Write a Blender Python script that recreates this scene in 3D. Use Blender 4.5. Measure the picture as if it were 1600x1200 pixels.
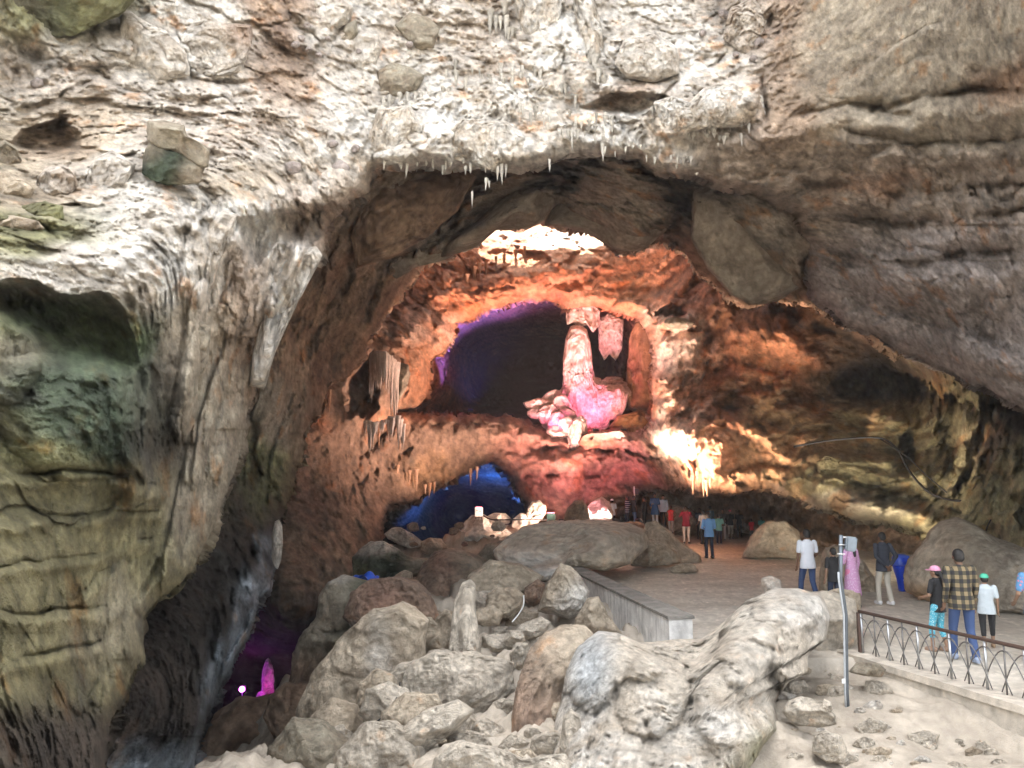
import bpy, bmesh, math, random
import numpy as np
from mathutils import Vector, Matrix
for o in list(bpy.data.objects): bpy.data.objects.remove(o)
S = bpy.context.scene; COL = S.collection
R = math.radians
# ---------------------------------------------------------------- camera
F = 1209.0; PITCH = R(7.3); CAMZ = 2.75
cd = bpy.data.cameras.new('camera'); cam = bpy.data.objects.new('camera', cd); COL.objects.link(cam)
cd.sensor_width = 36; cd.lens = 36*F/1600; cd.clip_end = 500; cd.clip_start = .05
cam.location = (0, 0, CAMZ); cam.rotation_euler = (R(90)+PITCH, 0, 0); S.camera = cam
CP, SP = math.cos(PITCH), math.sin(PITCH)
def P(px, py, t):                     # a photograph direction and a distance give a place
    px = np.asarray(px, float); py = np.asarray(py, float); t = np.asarray(t, float)
    u = (px-800)/F; v = (600-py)/F
    return np.stack(np.broadcast_arrays(u*t, t*(CP-v*SP), CAMZ+t*(SP+v*CP)), -1)
# ---------------------------------------------------------------- world, sun, exposure
SUN_EL, SUN_AZ = R(76), R(-12)        # from behind the far wall, nearly overhead
W = bpy.data.worlds.new('World'); S.world = W; W.use_nodes = True
nt = W.node_tree; bg = nt.nodes['Background']; sky = nt.nodes.new('ShaderNodeTexSky')
sky.sky_type = 'NISHITA'; sky.sun_disc = False; sky.sun_elevation = SUN_EL; sky.sun_rotation = SUN_AZ
sky.dust_density = 4; sky.air_density = 1.2
hs = nt.nodes.new('ShaderNodeHueSaturation'); hs.inputs['Saturation'].default_value = .22
nt.links.new(sky.outputs[0], hs.inputs['Color']); nt.links.new(hs.outputs[0], bg.inputs[0])
bg.inputs[1].default_value = .15
sl = bpy.data.lights.new('sun', 'SUN'); sl.energy = 5; sl.angle = R(.5); sl.color = (1, .95, .88)
so = bpy.data.objects.new('sun', sl); COL.objects.link(so)
sd = Vector((math.sin(SUN_AZ)*math.cos(SUN_EL), math.cos(SUN_AZ)*math.cos(SUN_EL), math.sin(SUN_EL)))
so.rotation_euler = sd.to_track_quat('Z', 'Y').to_euler(); so.location = (0, 30, 60)
S.view_settings.view_transform = 'Standard'; S.view_settings.look = 'None'
S.view_settings.exposure = 3.0; S.view_settings.gamma = 1
S.cycles.max_bounces = 8; S.cycles.diffuse_bounces = 5; S.cycles.glossy_bounces = 2
S.cycles.transmission_bounces = 2; S.cycles.caustics_reflective = False; S.cycles.caustics_refractive = False
S.cycles.sample_clamp_indirect = 6
def lamp(kind, name, loc, target, col, power, size=.2, angle=60, blend=.6):
    l = bpy.data.lights.new(name, kind); l.energy = power; l.color = col
    if kind == 'SPOT': l.spot_size = R(angle); l.spot_blend = blend; l.shadow_soft_size = size
    if kind == 'POINT': l.shadow_soft_size = size
    o = bpy.data.objects.new(name, l); COL.objects.link(o); o.location = loc
    if target is not None:
        o.rotation_euler = (Vector(target)-Vector(loc)).to_track_quat('-Z', 'Y').to_euler()
    return o
# ---------------------------------------------------------------- numpy noise
def _h(ix, iy, iz, s):
    n = (ix*374761393 + iy*668265263 + iz*2147483647 + s*974711) & 0xffffffff
    n = ((n ^ (n >> 13))*1274126177) & 0xffffffff
    n = ((n ^ (n >> 15))*2246822519) & 0xffffffff
    return n ^ (n >> 16)
def gnoise(p, s=0):
    f = np.floor(p); i = f.astype(np.int64); d = p-f; w = d*d*d*(d*(d*6-15)+10)
    tot = 0
    for a in (0, 1):
        for b in (0, 1):
            for c in (0, 1):
                h = _h(i[:, 0]+a, i[:, 1]+b, i[:, 2]+c, s)
                gx = ((h & 1023)/511.5-1); gy = (((h >> 10) & 1023)/511.5-1); gz = (((h >> 20) & 1023)/511.5-1)
                g = gx*(d[:, 0]-a)+gy*(d[:, 1]-b)+gz*(d[:, 2]-c)
                wt = (w[:, 0] if a else 1-w[:, 0])*(w[:, 1] if b else 1-w[:, 1])*(w[:, 2] if c else 1-w[:, 2])
                tot = tot+g*wt
    return tot*1.4
def fbm(p, o=4, s=0, g=.5):
    r = 0; a = 1; t = 0
    for k in range(o):
        r = r+a*gnoise(p*(2.03**k)+k*17.3, s+k); t += a; a *= g
    return r/t*1.6
def ridged(p, o=4, s=0, g=.55):
    r = 0; a = 1; t = 0
    for k in range(o):
        r = r+a*(1-np.abs(gnoise(p*(2.1**k)+k*11.7, s+k))*2.2); t += a; a *= g
    return r/t
def worley(p, s=0):
    f = np.floor(p); i = f.astype(np.int64); d = p-f
    F1 = np.full(len(p), 9.); F2 = np.full(len(p), 9.); ID = np.zeros(len(p))
    for a in (-1, 0, 1):
        for b in (-1, 0, 1):
            for c in (-1, 0, 1):
                h = _h(i[:, 0]+a, i[:, 1]+b, i[:, 2]+c, s)
                q = (a+(h & 1023)/1023.-d[:, 0])**2+(b+((h >> 10) & 1023)/1023.-d[:, 1])**2+(c+((h >> 20) & 1023)/1023.-d[:, 2])**2
                m = q < F1; F2 = np.where(m, F1, np.minimum(F2, q)); F1 = np.where(m, q, F1); ID = np.where(m, (h % 997)/997., ID)
    return np.sqrt(F1), np.sqrt(F2), ID
# ---------------------------------------------------------------- mesh helpers
def mesh(name, V, Fc, mat=None, parent=None, col=None, smooth=True, link=True):
    me = bpy.data.meshes.new(name)
    V = np.asarray(V, float); Fc = np.asarray(Fc) if not isinstance(Fc, list) else Fc
    if isinstance(Fc, np.ndarray):
        k = Fc.shape[1]; n = len(Fc)
        me.vertices.add(len(V)); me.vertices.foreach_set('co', V.astype(np.float32).ravel())
        me.loops.add(n*k); me.loops.foreach_set('vertex_index', Fc.astype(np.int32).ravel())
        me.polygons.add(n); me.polygons.foreach_set('loop_start', np.arange(0, n*k, k, dtype=np.int32))
        me.update(calc_edges=True); me.validate()
    else:
        me.from_pydata([tuple(v) for v in V], [], Fc); me.update()
    if col is not None:
        at = me.color_attributes.new('Col', 'FLOAT_COLOR', 'POINT')
        c4 = np.ones((len(V), 4), np.float32); c4[:, :3] = col; at.data.foreach_set('color', c4.ravel())
    me.polygons.foreach_set('use_smooth', [smooth]*len(me.polygons))
    o = bpy.data.objects.new(name, me); COL.objects.link(o)
    if mat: me.materials.append(mat)
    if parent: o.parent = parent
    return o
def tag(o, label=None, cat=None, group=None, kind=None):
    if label: o['label'] = label
    if cat: o['category'] = cat
    if group: o['group'] = group
    if kind: o['kind'] = kind
    return o
def empty(name, loc, rz=0, label=None, cat=None, group=None):
    o = bpy.data.objects.new(name, None); COL.objects.link(o); o.location = loc; o.rotation_euler = (0, 0, rz)
    o.empty_display_size = .1
    return tag(o, label, cat, group)
# ---------------------------------------------------------------- materials
def nodes(name):
    m = bpy.data.materials.new(name); m.use_nodes = True; n = m.node_tree
    return m, n, n.nodes['Principled BSDF']
def rockmat(name, sc=1., bump=.03, rough=.85, spec=.25, contrast=.5):
    m, n, b = nodes(name); N = n.nodes.new; L = n.links.new
    geo = N('ShaderNodeNewGeometry'); at = N('ShaderNodeVertexColor'); at.layer_name = 'Col'
    def noise(scale, det, rg=.6):
        x = N('ShaderNodeTexNoise'); x.inputs['Scale'].default_value = scale*sc; x.inputs['Detail'].default_value = det
        x.inputs['Roughness'].default_value = rg; L(geo.outputs['Position'], x.inputs['Vector']); return x
    a = noise(5, 8, .68); c = noise(38, 4, .7); e = noise(1.3, 6, .65)
    vo = N('ShaderNodeTexVoronoi'); vo.inputs['Scale'].default_value = 9*sc; vo.feature = 'DISTANCE_TO_EDGE'
    wp = N('ShaderNodeMix'); wp.data_type = 'VECTOR'; wp.inputs['Factor'].default_value = .06
    L(geo.outputs['Position'], wp.inputs[4]); L(a.outputs['Color'], wp.inputs[5]); L(wp.outputs[1], vo.inputs['Vector'])
    cr = N('ShaderNodeMapRange'); cr.inputs[1].default_value = 0; cr.inputs[2].default_value = .03
    cr.inputs[3].default_value = 0; cr.inputs[4].default_value = 1; L(vo.outputs['Distance'], cr.inputs[0])
    def math_(op, x, y):
        k = N('ShaderNodeMath'); k.operation = op
        for i, v in enumerate((x, y)):
            if isinstance(v, (int, float)): k.inputs[i].default_value = v
            else: L(v, k.inputs[i])
        return k.outputs[0]
    # value variation
    v1 = math_('MULTIPLY_ADD', a.outputs['Fac'], contrast*2); v1.node.inputs[2].default_value = 1-contrast
    v2 = math_('MULTIPLY_ADD', c.outputs['Fac'], contrast*1.2); v2.node.inputs[2].default_value = 1-contrast*.6
    v = math_('MULTIPLY', v1, v2)
    v3 = math_('MULTIPLY_ADD', e.outputs['Fac'], .7); v3.node.inputs[2].default_value = .65
    v = math_('MULTIPLY', v, v3)
    mx = N('ShaderNodeMix'); mx.data_type = 'RGBA'; mx.blend_type = 'MULTIPLY'; mx.inputs[0].default_value = 1
    cb = N('ShaderNodeCombineColor'); 
    for i in range(3): L(v, cb.inputs[i])
    L(at.outputs['Color'], mx.inputs[6]); L(cb.outputs[0], mx.inputs[7])
    hv = N('ShaderNodeHueSaturation'); L(mx.outputs[2], hv.inputs['Color'])
    sv = math_('MULTIPLY_ADD', c.outputs['Color'], .8); sv.node.inputs[2].default_value = .6; L(sv, hv.inputs['Saturation'])
    L(hv.outputs[0], b.inputs['Base Color'])
    h = math_('MULTIPLY_ADD', a.outputs['Fac'], 1.6)
    hc = math_('MULTIPLY', c.outputs['Fac'], .6); L(hc, h.node.inputs[2])
    h = math_('ADD', h, math_('MULTIPLY', cr.outputs[0], .12))
    bp = N('ShaderNodeBump'); bp.inputs['Distance'].default_value = bump; bp.inputs['Strength'].default_value = 1
    L(h, bp.inputs['Height']); L(bp.outputs[0], b.inputs['Normal'])
    b.inputs['Roughness'].default_value = rough; b.inputs['Specular IOR Level'].default_value = spec
    return m
RN = rockmat('rock_near', 1.6, .06); RM = rockmat('rock_mid', 1., .07); RF = rockmat('rock_far', .55, .13)
RD = rockmat('dust_ground', 1.5, .02, .95, .1, .2)
# rock kinds: two colours, then amounts of (rough, strata, drapery, blocks)
K = dict(
 white=((.76,.72,.65),(.50,.44,.37),(.7,.1,.5,.3)), wdrape=((.78,.755,.70),(.55,.47,.375),(.3,0,1.3,.1)),
 conglo=((.70,.64,.56),(.47,.38,.30),(1.3,.1,.1,.5)), tan=((.60,.51,.39),(.42,.34,.25),(.6,.3,.1,.3)),
 moss=((.30,.30,.15),(.16,.15,.08),(.8,.5,.0,.2)), olive=((.25,.225,.12),(.12,.108,.06),(.22,.9,.0,.12)),
 green=((.085,.11,.07),(.022,.034,.022),(.9,.1,.1,.1)), gdrape=((.16,.20,.09),(.03,.045,.02),(.2,0,1.6,0)),
 gtan=((.38,.34,.26),(.28,.23,.17),(.35,.3,.2,.2)), brown=((.46,.32,.215),(.22,.14,.095),(1.,.3,.3,.4)),
 dark=((.075,.058,.045),(.028,.022,.018),(.8,.2,.3,.2)), slab=((.50,.43,.34),(.32,.27,.21),(.22,.05,.05,.05)),
 ceil=((.44,.38,.29),(.29,.24,.18),(.18,.4,.0,.05)), layer=((.43,.35,.28),(.24,.19,.145),(.8,1.4,.15,.2)),
 purp=((.45,.39,.36),(.29,.245,.215),(.5,.9,.1,.2)), rust=((.35,.15,.06),(.19,.10,.055),(.8,.7,.1,.3)),
 orange=((.68,.36,.21),(.50,.22,.11),(.7,.4,.25,.5)), deep=((.54,.23,.12),(.30,.13,.07),(1.,.5,.3,.5)),
 calc=((.88,.76,.66),(.66,.38,.24),(.4,.1,1.2,.2)), pinkr=((.42,.22,.16),(.22,.12,.09),(.6,.7,.2,.3)),
 slope=((.42,.29,.21),(.22,.155,.115),(.7,.4,.5,.1)), obrown=((.50,.32,.18),(.28,.18,.10),(.7,.9,.2,.6)),
 ycol=((.46,.40,.22),(.22,.19,.11),(.5,.8,.3,.6)), flow=((.64,.57,.47),(.50,.435,.35),(.75,0,.6,.2)),
 dirt=((.52,.45,.36),(.36,.30,.23),(.3,0,0,.1)), blue=((.60,.68,.76),(.36,.44,.50),(.6,.1,.3,.1)), black=((.03,.025,.02),(.015,.012,.01),(.8,.3,.2,.3)))
def zone_mix(px, py, Pw, zones, seed, warp):
    wx = px+warp*fbm(Pw*.9, 3, seed+50); wy = py+warp*fbm(Pw*.9, 3, seed+60)
    tot = 1e-9; c1 = 0; c2 = 0; st = 0
    for z in zones:
        x, y, r, k = z[:4]; ry = z[4] if len(z) > 4 else r
        q = ((wx-x)/r)**2+((wy-y)/ry)**2
        w = np.exp(-np.minimum(q, 300)*1.5)+1e-6/(1+q)
        w = w*w if False else w
        tot = tot+w; a, b, s = K[k]
        c1 = c1+w[:, None]*np.array(a); c2 = c2+w[:, None]*np.array(b); st = st+w[:, None]*np.array(s)
    return c1/tot[:, None], c2/tot[:, None], st/tot[:, None]
def relief(Pw, st, seed, sc):
    """metres of relief towards the viewer; sc = size of the big features"""
    q = Pw/sc
    r1 = fbm(q*.8, 7, seed, .6); r2 = ridged(q*1.5+.4*r1[:, None], 6, seed+9, .62)-.6; r3 = ridged(q*5.5, 4, seed+12, .7)-.6
    d = st[:, 0]*sc*(.22*r1+.22*r2+.05*r3)
    tl = .35*fbm(q*.35, 2, seed+20)
    wz = q[:, 2]*2.3+(.25+tl)*q[:, 0]+.45*fbm(q*1.3, 4, seed+21)
    fr = wz-np.floor(wz); cell = np.floor(wz)
    led = np.where(fr < .8, fr/.8, (1-fr)/.2)**.7
    tall = .3+1.2*((np.sin(cell*12.9898+seed)*43758.5) % 1)
    brk = np.clip(.5+1.6*fbm(q*1.2+cell[:, None]*3.3, 3, seed+23), 0, 1.4)
    d = d+np.clip(st[:, 1]-.12, 0, 2)*sc*.17*(led*tall-.5)*brk
    dq = q*np.array([8., 8., .9])+1.6*np.stack([fbm(q*1.5, 3, seed+30)]*3, -1)
    fl = ridged(dq, 3, seed+31, .55)-.5
    fg = fbm(q*np.array([2.2, 2.2, .7]), 3, seed+36)
    d = d+st[:, 2]*sc*(.11*fl*(1+.8*fbm(q*1.1, 2, seed+35))+.16*fg)
    wpn = np.stack([fbm(q*2, 3, seed+44), fbm(q*2, 3, seed+45), fbm(q*2, 3, seed+46)], -1)
    f1, f2, idd = worley(q*np.array([1.3, 1.3, 1.9])+.4*wpn, seed+40)
    e = np.clip((f2-f1)/.12, 0, 1)
    g1, g2, ide = worley(q*4.2+.4*wpn, seed+47); eg = np.clip((g2-g1)/.2, 0, 1)
    d = d+st[:, 3]*sc*(.42*(idd-.5)*e-.16*(1-e)+.10*(ide-.5)*eg-.03*(1-eg))
    k1, k2, kd = worley(q*7+.3*wpn, seed+48); pore = np.clip((.27-k1)/.12, 0, 1)*(kd > .6)
    d = d-st[:, 0]*sc*.06*pore
    e = np.minimum(e, 1-.8*pore)
    r2 = np.clip(fl*st[:, 2]+r2, -1, 1)
    return d, r2, e
def seg_dist(px, py, poly, closed=True):
    n = len(poly); best = np.full(len(px), 1e9)
    for i in range(n if closed else n-1):
        ax, ay = poly[i]; bx, by = poly[(i+1) % n]
        dx, dy = bx-ax, by-ay; t = np.clip(((px-ax)*dx+(py-ay)*dy)/(dx*dx+dy*dy+1e-9), 0, 1)
        best = np.minimum(best, (px-ax-t*dx)**2+(py-ay-t*dy)**2)
    return np.sqrt(best)
def inside(px, py, poly):
    c = np.zeros(len(px), bool); n = len(poly)
    for i in range(n):
        x1, y1 = poly[i]; x2, y2 = poly[(i+1) % n]
        if y1 == y2: continue
        m = ((y1 > py) != (y2 > py)) & (px < (x2-x1)*(py-y1)/(y2-y1)+x1); c ^= m
    return c
def rbf(ctrl):
    A = np.array(ctrl, float); X = A[:, :2]; n = len(A); c = 45.
    ph = lambda a, b: np.sqrt(((a[:, None]-b[None])**2).sum(-1)+c*c)/100
    M = np.zeros((n+3, n+3)); M[:n, :n] = ph(X, X)+np.eye(n)*1e-3; M[:n, n:] = np.c_[np.ones(n), X/1000]; M[n:, :n] = M[:n, n:].T
    w = np.linalg.solve(M, np.r_[A[:, 2], 0, 0, 0])
    def f(px, py):
        out = np.empty(len(px)); Q = np.c_[px, py]
        for i in range(0, len(Q), 60000):
            q = Q[i:i+60000]; out[i:i+60000] = ph(q, X)@w[:n]+w[n]+q@w[n+1:]/1000
        return out
    return f
def apply_feats(px, py, t, feats, Pw, seed):
    c = np.ones(len(px))
    for f in feats:
        if f[0] == 'lump':
            _, cx, cy, rx, ry, rot, h = f[:7]; p = f[7] if len(f) > 7 else 1.
            a = R(rot); dx = px-cx; dy = py-cy; m = (np.abs(dx) < rx+ry) & (np.abs(dy) < rx+ry)
            if not m.any(): continue
            X = (dx[m]*math.cos(a)+dy[m]*math.sin(a))/rx; Y = (-dx[m]*math.sin(a)+dy[m]*math.cos(a))/ry
            nz = fbm(Pw[m]*1.1, 4, seed+int(cx) % 77); q = (X*X+Y*Y)*(1+.9*nz)
            t[m] -= h*np.clip(1-q, 0, 1)**(.5*p)
        if f[0] == 'crack':
            _, pts, w, dep = f; xs = [p[0] for p in pts]; ys = [p[1] for p in pts]; k = w*5+12
            m = (px > min(xs)-k) & (px < max(xs)+k) & (py > min(ys)-k) & (py < max(ys)+k)
            if not m.any(): continue
            wob = 9*fbm(Pw[m]*1.6, 4, seed+3); wo2 = 9*fbm(Pw[m]*1.6+9, 4, seed+4); d = seg_dist(px[m]+wob, py[m]+wo2, pts, False)
            am = np.clip(.45+1.5*fbm(Pw[m]*.9, 3, seed+6), .0, 1.2)
            sh = [(p[0], p[1]+4*w) for p in pts]; d2 = seg_dist(px[m]+wob, py[m]+wo2, sh, False)
            t[m] += dep*am*(.7*np.exp(-(d/(w*.6))**2)+.3*np.exp(-(d/(w*2.))**2))-.5*dep*np.exp(-(d2/(w*3.2))**2)
        if f[0] == 'hole':
            _, pg, dep, soft = f; xs = [p[0] for p in pg]; ys = [p[1] for p in pg]
            m = (px > min(xs)-30) & (px < max(xs)+30) & (py > min(ys)-30) & (py < max(ys)+30)
            wob = 8*fbm(Pw[m]*2.5, 3, seed+5); X = px[m]+wob; Y = py[m]-wob
            ins = inside(X, Y, pg); d = seg_dist(X, Y, pg)
            t[m] += dep*np.where(ins, np.clip(d/soft, 0, 1)**.6, 0)
    return t
def axis(lo, hi, a, b, step, coarse):
    return np.concatenate([np.arange(lo, a, coarse), np.arange(a, b, step), np.arange(b, hi+coarse, coarse)])
def sheet(name, box, ctrl, zones, feats, mat, sc, seed, keep, holes=(), roll=(30, 2.), skirt=6., step=2.0, warp=30, edge=6, amp=1.):
    x0, y0, x1, y1 = box
    gx = axis(x0, x1, max(x0, -10), min(x1, 1610), step, 14); gy = axis(y0, y1, max(y0, -10), min(y1, 1210), step, 14)
    X, Y = np.meshgrid(gx, gy); H, Wd = X.shape; px = X.ravel(); py = Y.ravel()
    f = rbf(ctrl); t = np.maximum(f(px, py), 1.5); P0 = P(px, py, t)
    e1 = fbm(P0*(2.2/sc), 4, seed+70)*edge; e2 = fbm(P0*(2.2/sc), 4, seed+80)*edge
    qx, qy = px+e1, py+e2
    M = inside(qx, qy, keep) if keep is not None else np.ones(len(px), bool)
    D = seg_dist(qx, qy, keep) if keep is not None else np.full(len(px), 1e9)
    for h in holes:
        M &= ~inside(qx, qy, h); D = np.minimum(D, seg_dist(qx, qy, h))
    # drop unused verts
    Mg = M.reshape(H, Wd); q = Mg[:-1, :-1] & Mg[1:, :-1] & Mg[:-1, 1:] & Mg[1:, 1:]
    iy, ix = np.nonzero(q); a = iy*Wd+ix; Fq = np.stack([a, a+Wd, a+Wd+1, a+1], 1)
    used = np.unique(Fq); mp = -np.ones(H*Wd, int); mp[used] = np.arange(len(used)); Fq = mp[Fq]
    px, py, t, P0, D = px[used], py[used], t[used], P0[used], D[used]
    c1, c2, st = zone_mix(px, py, P0, zones, seed, warp)
    d, r2, e = relief(P0, st, seed, sc)
    rr = np.clip(1-D/roll[0], 0, 1); t = t-d*amp*(1-.5*rr)+roll[1]*(1-np.sqrt(np.clip(1-rr**2, 0, 1)))
    t = apply_feats(px, py, t, feats, P0, seed)
    V = P(px, py, t)
    n1 = np.clip(.42+1.2*fbm(P0*1.5/sc, 6, seed+90, .62), 0, 1)[:, None]
    col = c1*(1-n1)+c2*n1
    n2 = fbm(P0*9/sc, 4, seed+95, .72)[:, None]; col = col*(1+.75*n2)
    sp = np.clip(fbm(P0*2.3/sc, 5, seed+99, .62)*4-1.1, 0, 1)[:, None]; col = col*(1-sp)+col*np.array([1.1, .84, .66])*sp
    gr = np.clip(fbm(P0*1.9/sc+40, 5, seed+98, .62)*4-1.2, 0, 1)[:, None]; col = col*(1-gr)+(col*.55+np.array([.045, .045, .04]))*gr
    col = col*(.8+.2*e)[:, None]*(1+.2*np.clip(r2, -1, .6))[:, None]
    col = np.clip(col, .008, .9)
    # skirt: every free edge is carried back into the rock
    E = np.concatenate([Fq[:, [0, 1]], Fq[:, [1, 2]], Fq[:, [2, 3]], Fq[:, [3, 0]]])
    key = np.sort(E, 1); kk = key[:, 0]*len(V)+key[:, 1]; u, inv, cnt = np.unique(kk, return_inverse=True, return_counts=True)
    B = E[cnt[inv] == 1]; bv = np.unique(B); m2 = -np.ones(len(V), int)
    Vs, Fs, Cs = [V], [Fq], [col]; n0 = len(V); prev = np.arange(len(V)); cur = n0
    C0 = np.array([0, 0, CAMZ]); ray = (V[bv]-C0)/t[bv][:, None]
    for kf in (.04, .1, .18, .28, .4, .55, .75, 1.):
        m2 = -np.ones(len(V), int); m2[bv] = cur+np.arange(len(bv))
        nv = C0+ray*(t[bv]+skirt*kf)[:, None]+.16*sc*min(1, kf*5)*np.stack([fbm(V[bv]*.9+kf*6, 3, seed+k)-.1 for k in (1, 2, 3)], -1)
        Vs.append(nv); Cs.append(col[bv]*(1+.5*fbm(V[bv]*1.2+kf*7, 3, seed+4))[:, None]); Fs.append(np.stack([B[:, 1] if prev is None else prev[B[:, 1]], prev[B[:, 0]], m2[B[:, 0]], m2[B[:, 1]]], 1))
        cur += len(bv); prev = m2
    o = mesh(name, np.concatenate(Vs), np.concatenate(Fs), mat, col=np.concatenate(Cs))
    tag(o, kind='structure'); o['_'] = 0; del o['_']
    return o, f
# ================================================================ the cave
RIM = [(545,315),(510,360),(500,400),(457,463),(422,554),(399,613),(387,655),(380,697),(368,736),(350,790),(318,860),(303,895),(247,934),(226,965),(221,1025),(205,1056),(191,1095),(175,1130),(160,1260),(130,1720)]
FRONT_OPEN = RIM + [(2000,1720),(2000,820),(1860,760),(1600,640),(1525,602),(1450,567),(1394,541),(1319,503),(1268,462),(1262,385),(1245,337),(1185,306),(1130,292),(1080,275),(1030,268),(1000,246),(940,240),(890,240),(850,262),(820,268),(780,265),(740,258),(700,263),(660,258),(600,262),(582,268),(575,300)]
ctrl = [(-260,-220,9),(0,0,11.5),(400,0,14.5),(800,0,17),(1150,0,16.5),(1250,60,14.6),(600,140,15),(900,130,15.4),(1100,130,15),(1600,0,9.5),(1860,-200,7),(800,-220,19),(1860,300,8.5),(1600,300,11),(1400,250,13.5),(1200,240,14.2),(1000,240,14.2),(800,262,14),(600,260,13.6),(560,300,13.4),(300,150,12.6),(0,150,11.6),(100,235,10.5),(250,290,9.6),(0,300,8.6),(400,300,11),(0,420,7),(250,440,8.5),(400,420,11),(0,600,6.4),(200,600,7.5),(330,600,10),(400,600,12),(370,730,11),(0,760,5.6),(220,760,7.5),(320,860,9.5),(0,950,4.6),(200,1000,7),(0,1200,3.6),(180,1150,6),(-260,1200,2.8),(-260,600,4),(-260,1700,2.2),(100,1700,4),(1262,440,18.5),(1400,450,16),(1400,540,17.5),(1600,550,13),(1600,640,14),(1860,750,11),(1860,500,9.5),(1300,350,16)]
zones = [(60,20,120,'moss',50),(200,90,110,'white',60),(60,120,100,'conglo',60),(330,80,80,'white',60),(440,90,60,'brown',110),(330,190,140,'conglo',60),(120,200,110,'tan',45),(90,215,50,'brown',30),
 (560,90,110,'white',90),(680,70,90,'conglo',60),(560,230,130,'wdrape',60),(700,200,110,'wdrape',70),(850,120,110,'wdrape',110),(900,40,80,'wdrape',50),(760,60,90,'conglo',70),(1010,60,90,'white',70),(1000,150,60,'brown',25),(1100,120,80,'white',90),(1060,190,60,'wdrape',40),(1140,170,50,'wdrape',40),(830,220,130,'wdrape',45),(1170,60,60,'conglo',80),
 (1220,60,40,'brown',130),(1400,60,170,'ceil',110),(1560,60,120,'ceil',120),(1330,170,120,'ceil',50),(1220,250,100,'layer',60),(1330,310,150,'layer',60),(1230,200,60,'brown',40),(1390,290,50,'rust',18),(1330,300,40,'rust',15),(1580,130,60,'rust',30),(1500,200,100,'ceil',40),(1520,300,150,'layer',60),(1450,420,140,'purp',60),(1580,450,100,'purp',70),(1330,430,80,'purp',50),(1540,560,100,'purp',30),
 (50,290,110,'tan',35),(180,280,80,'white',40),(60,350,110,'moss',30),(240,350,110,'white',40),(420,270,90,'tan',30),(480,280,60,'conglo',30),(120,420,130,'white',30),(270,420,90,'wdrape',60),(400,340,80,'wdrape',30),(440,440,50,'wdrape',110),(480,350,40,'brown',50),(390,500,35,'brown',110),(330,520,50,'tan',70),(330,590,60,'gtan',60),
 (100,510,130,'gdrape',55),(60,600,110,'green',50),(150,650,110,'green',80),(20,560,60,'gtan',30),(60,720,70,'moss',20),(240,680,45,'dark',90),(290,620,50,'gtan',90),(340,700,60,'gtan',90),(100,760,150,'olive',40),(60,860,150,'olive',80),(200,850,100,'olive',80),(100,1000,160,'olive',110),(60,1150,160,'dark',70),(60,1070,120,'olive',50),(180,980,60,'gtan',60),(300,800,50,'gtan',70),(130,1150,80,'dark',70),(-150,600,150,'olive',500),(-200,0,200,'tan',200),(900,-180,900,'white',60),(60,1500,300,'dark',200),(1850,400,150,'purp',500)]
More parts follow.
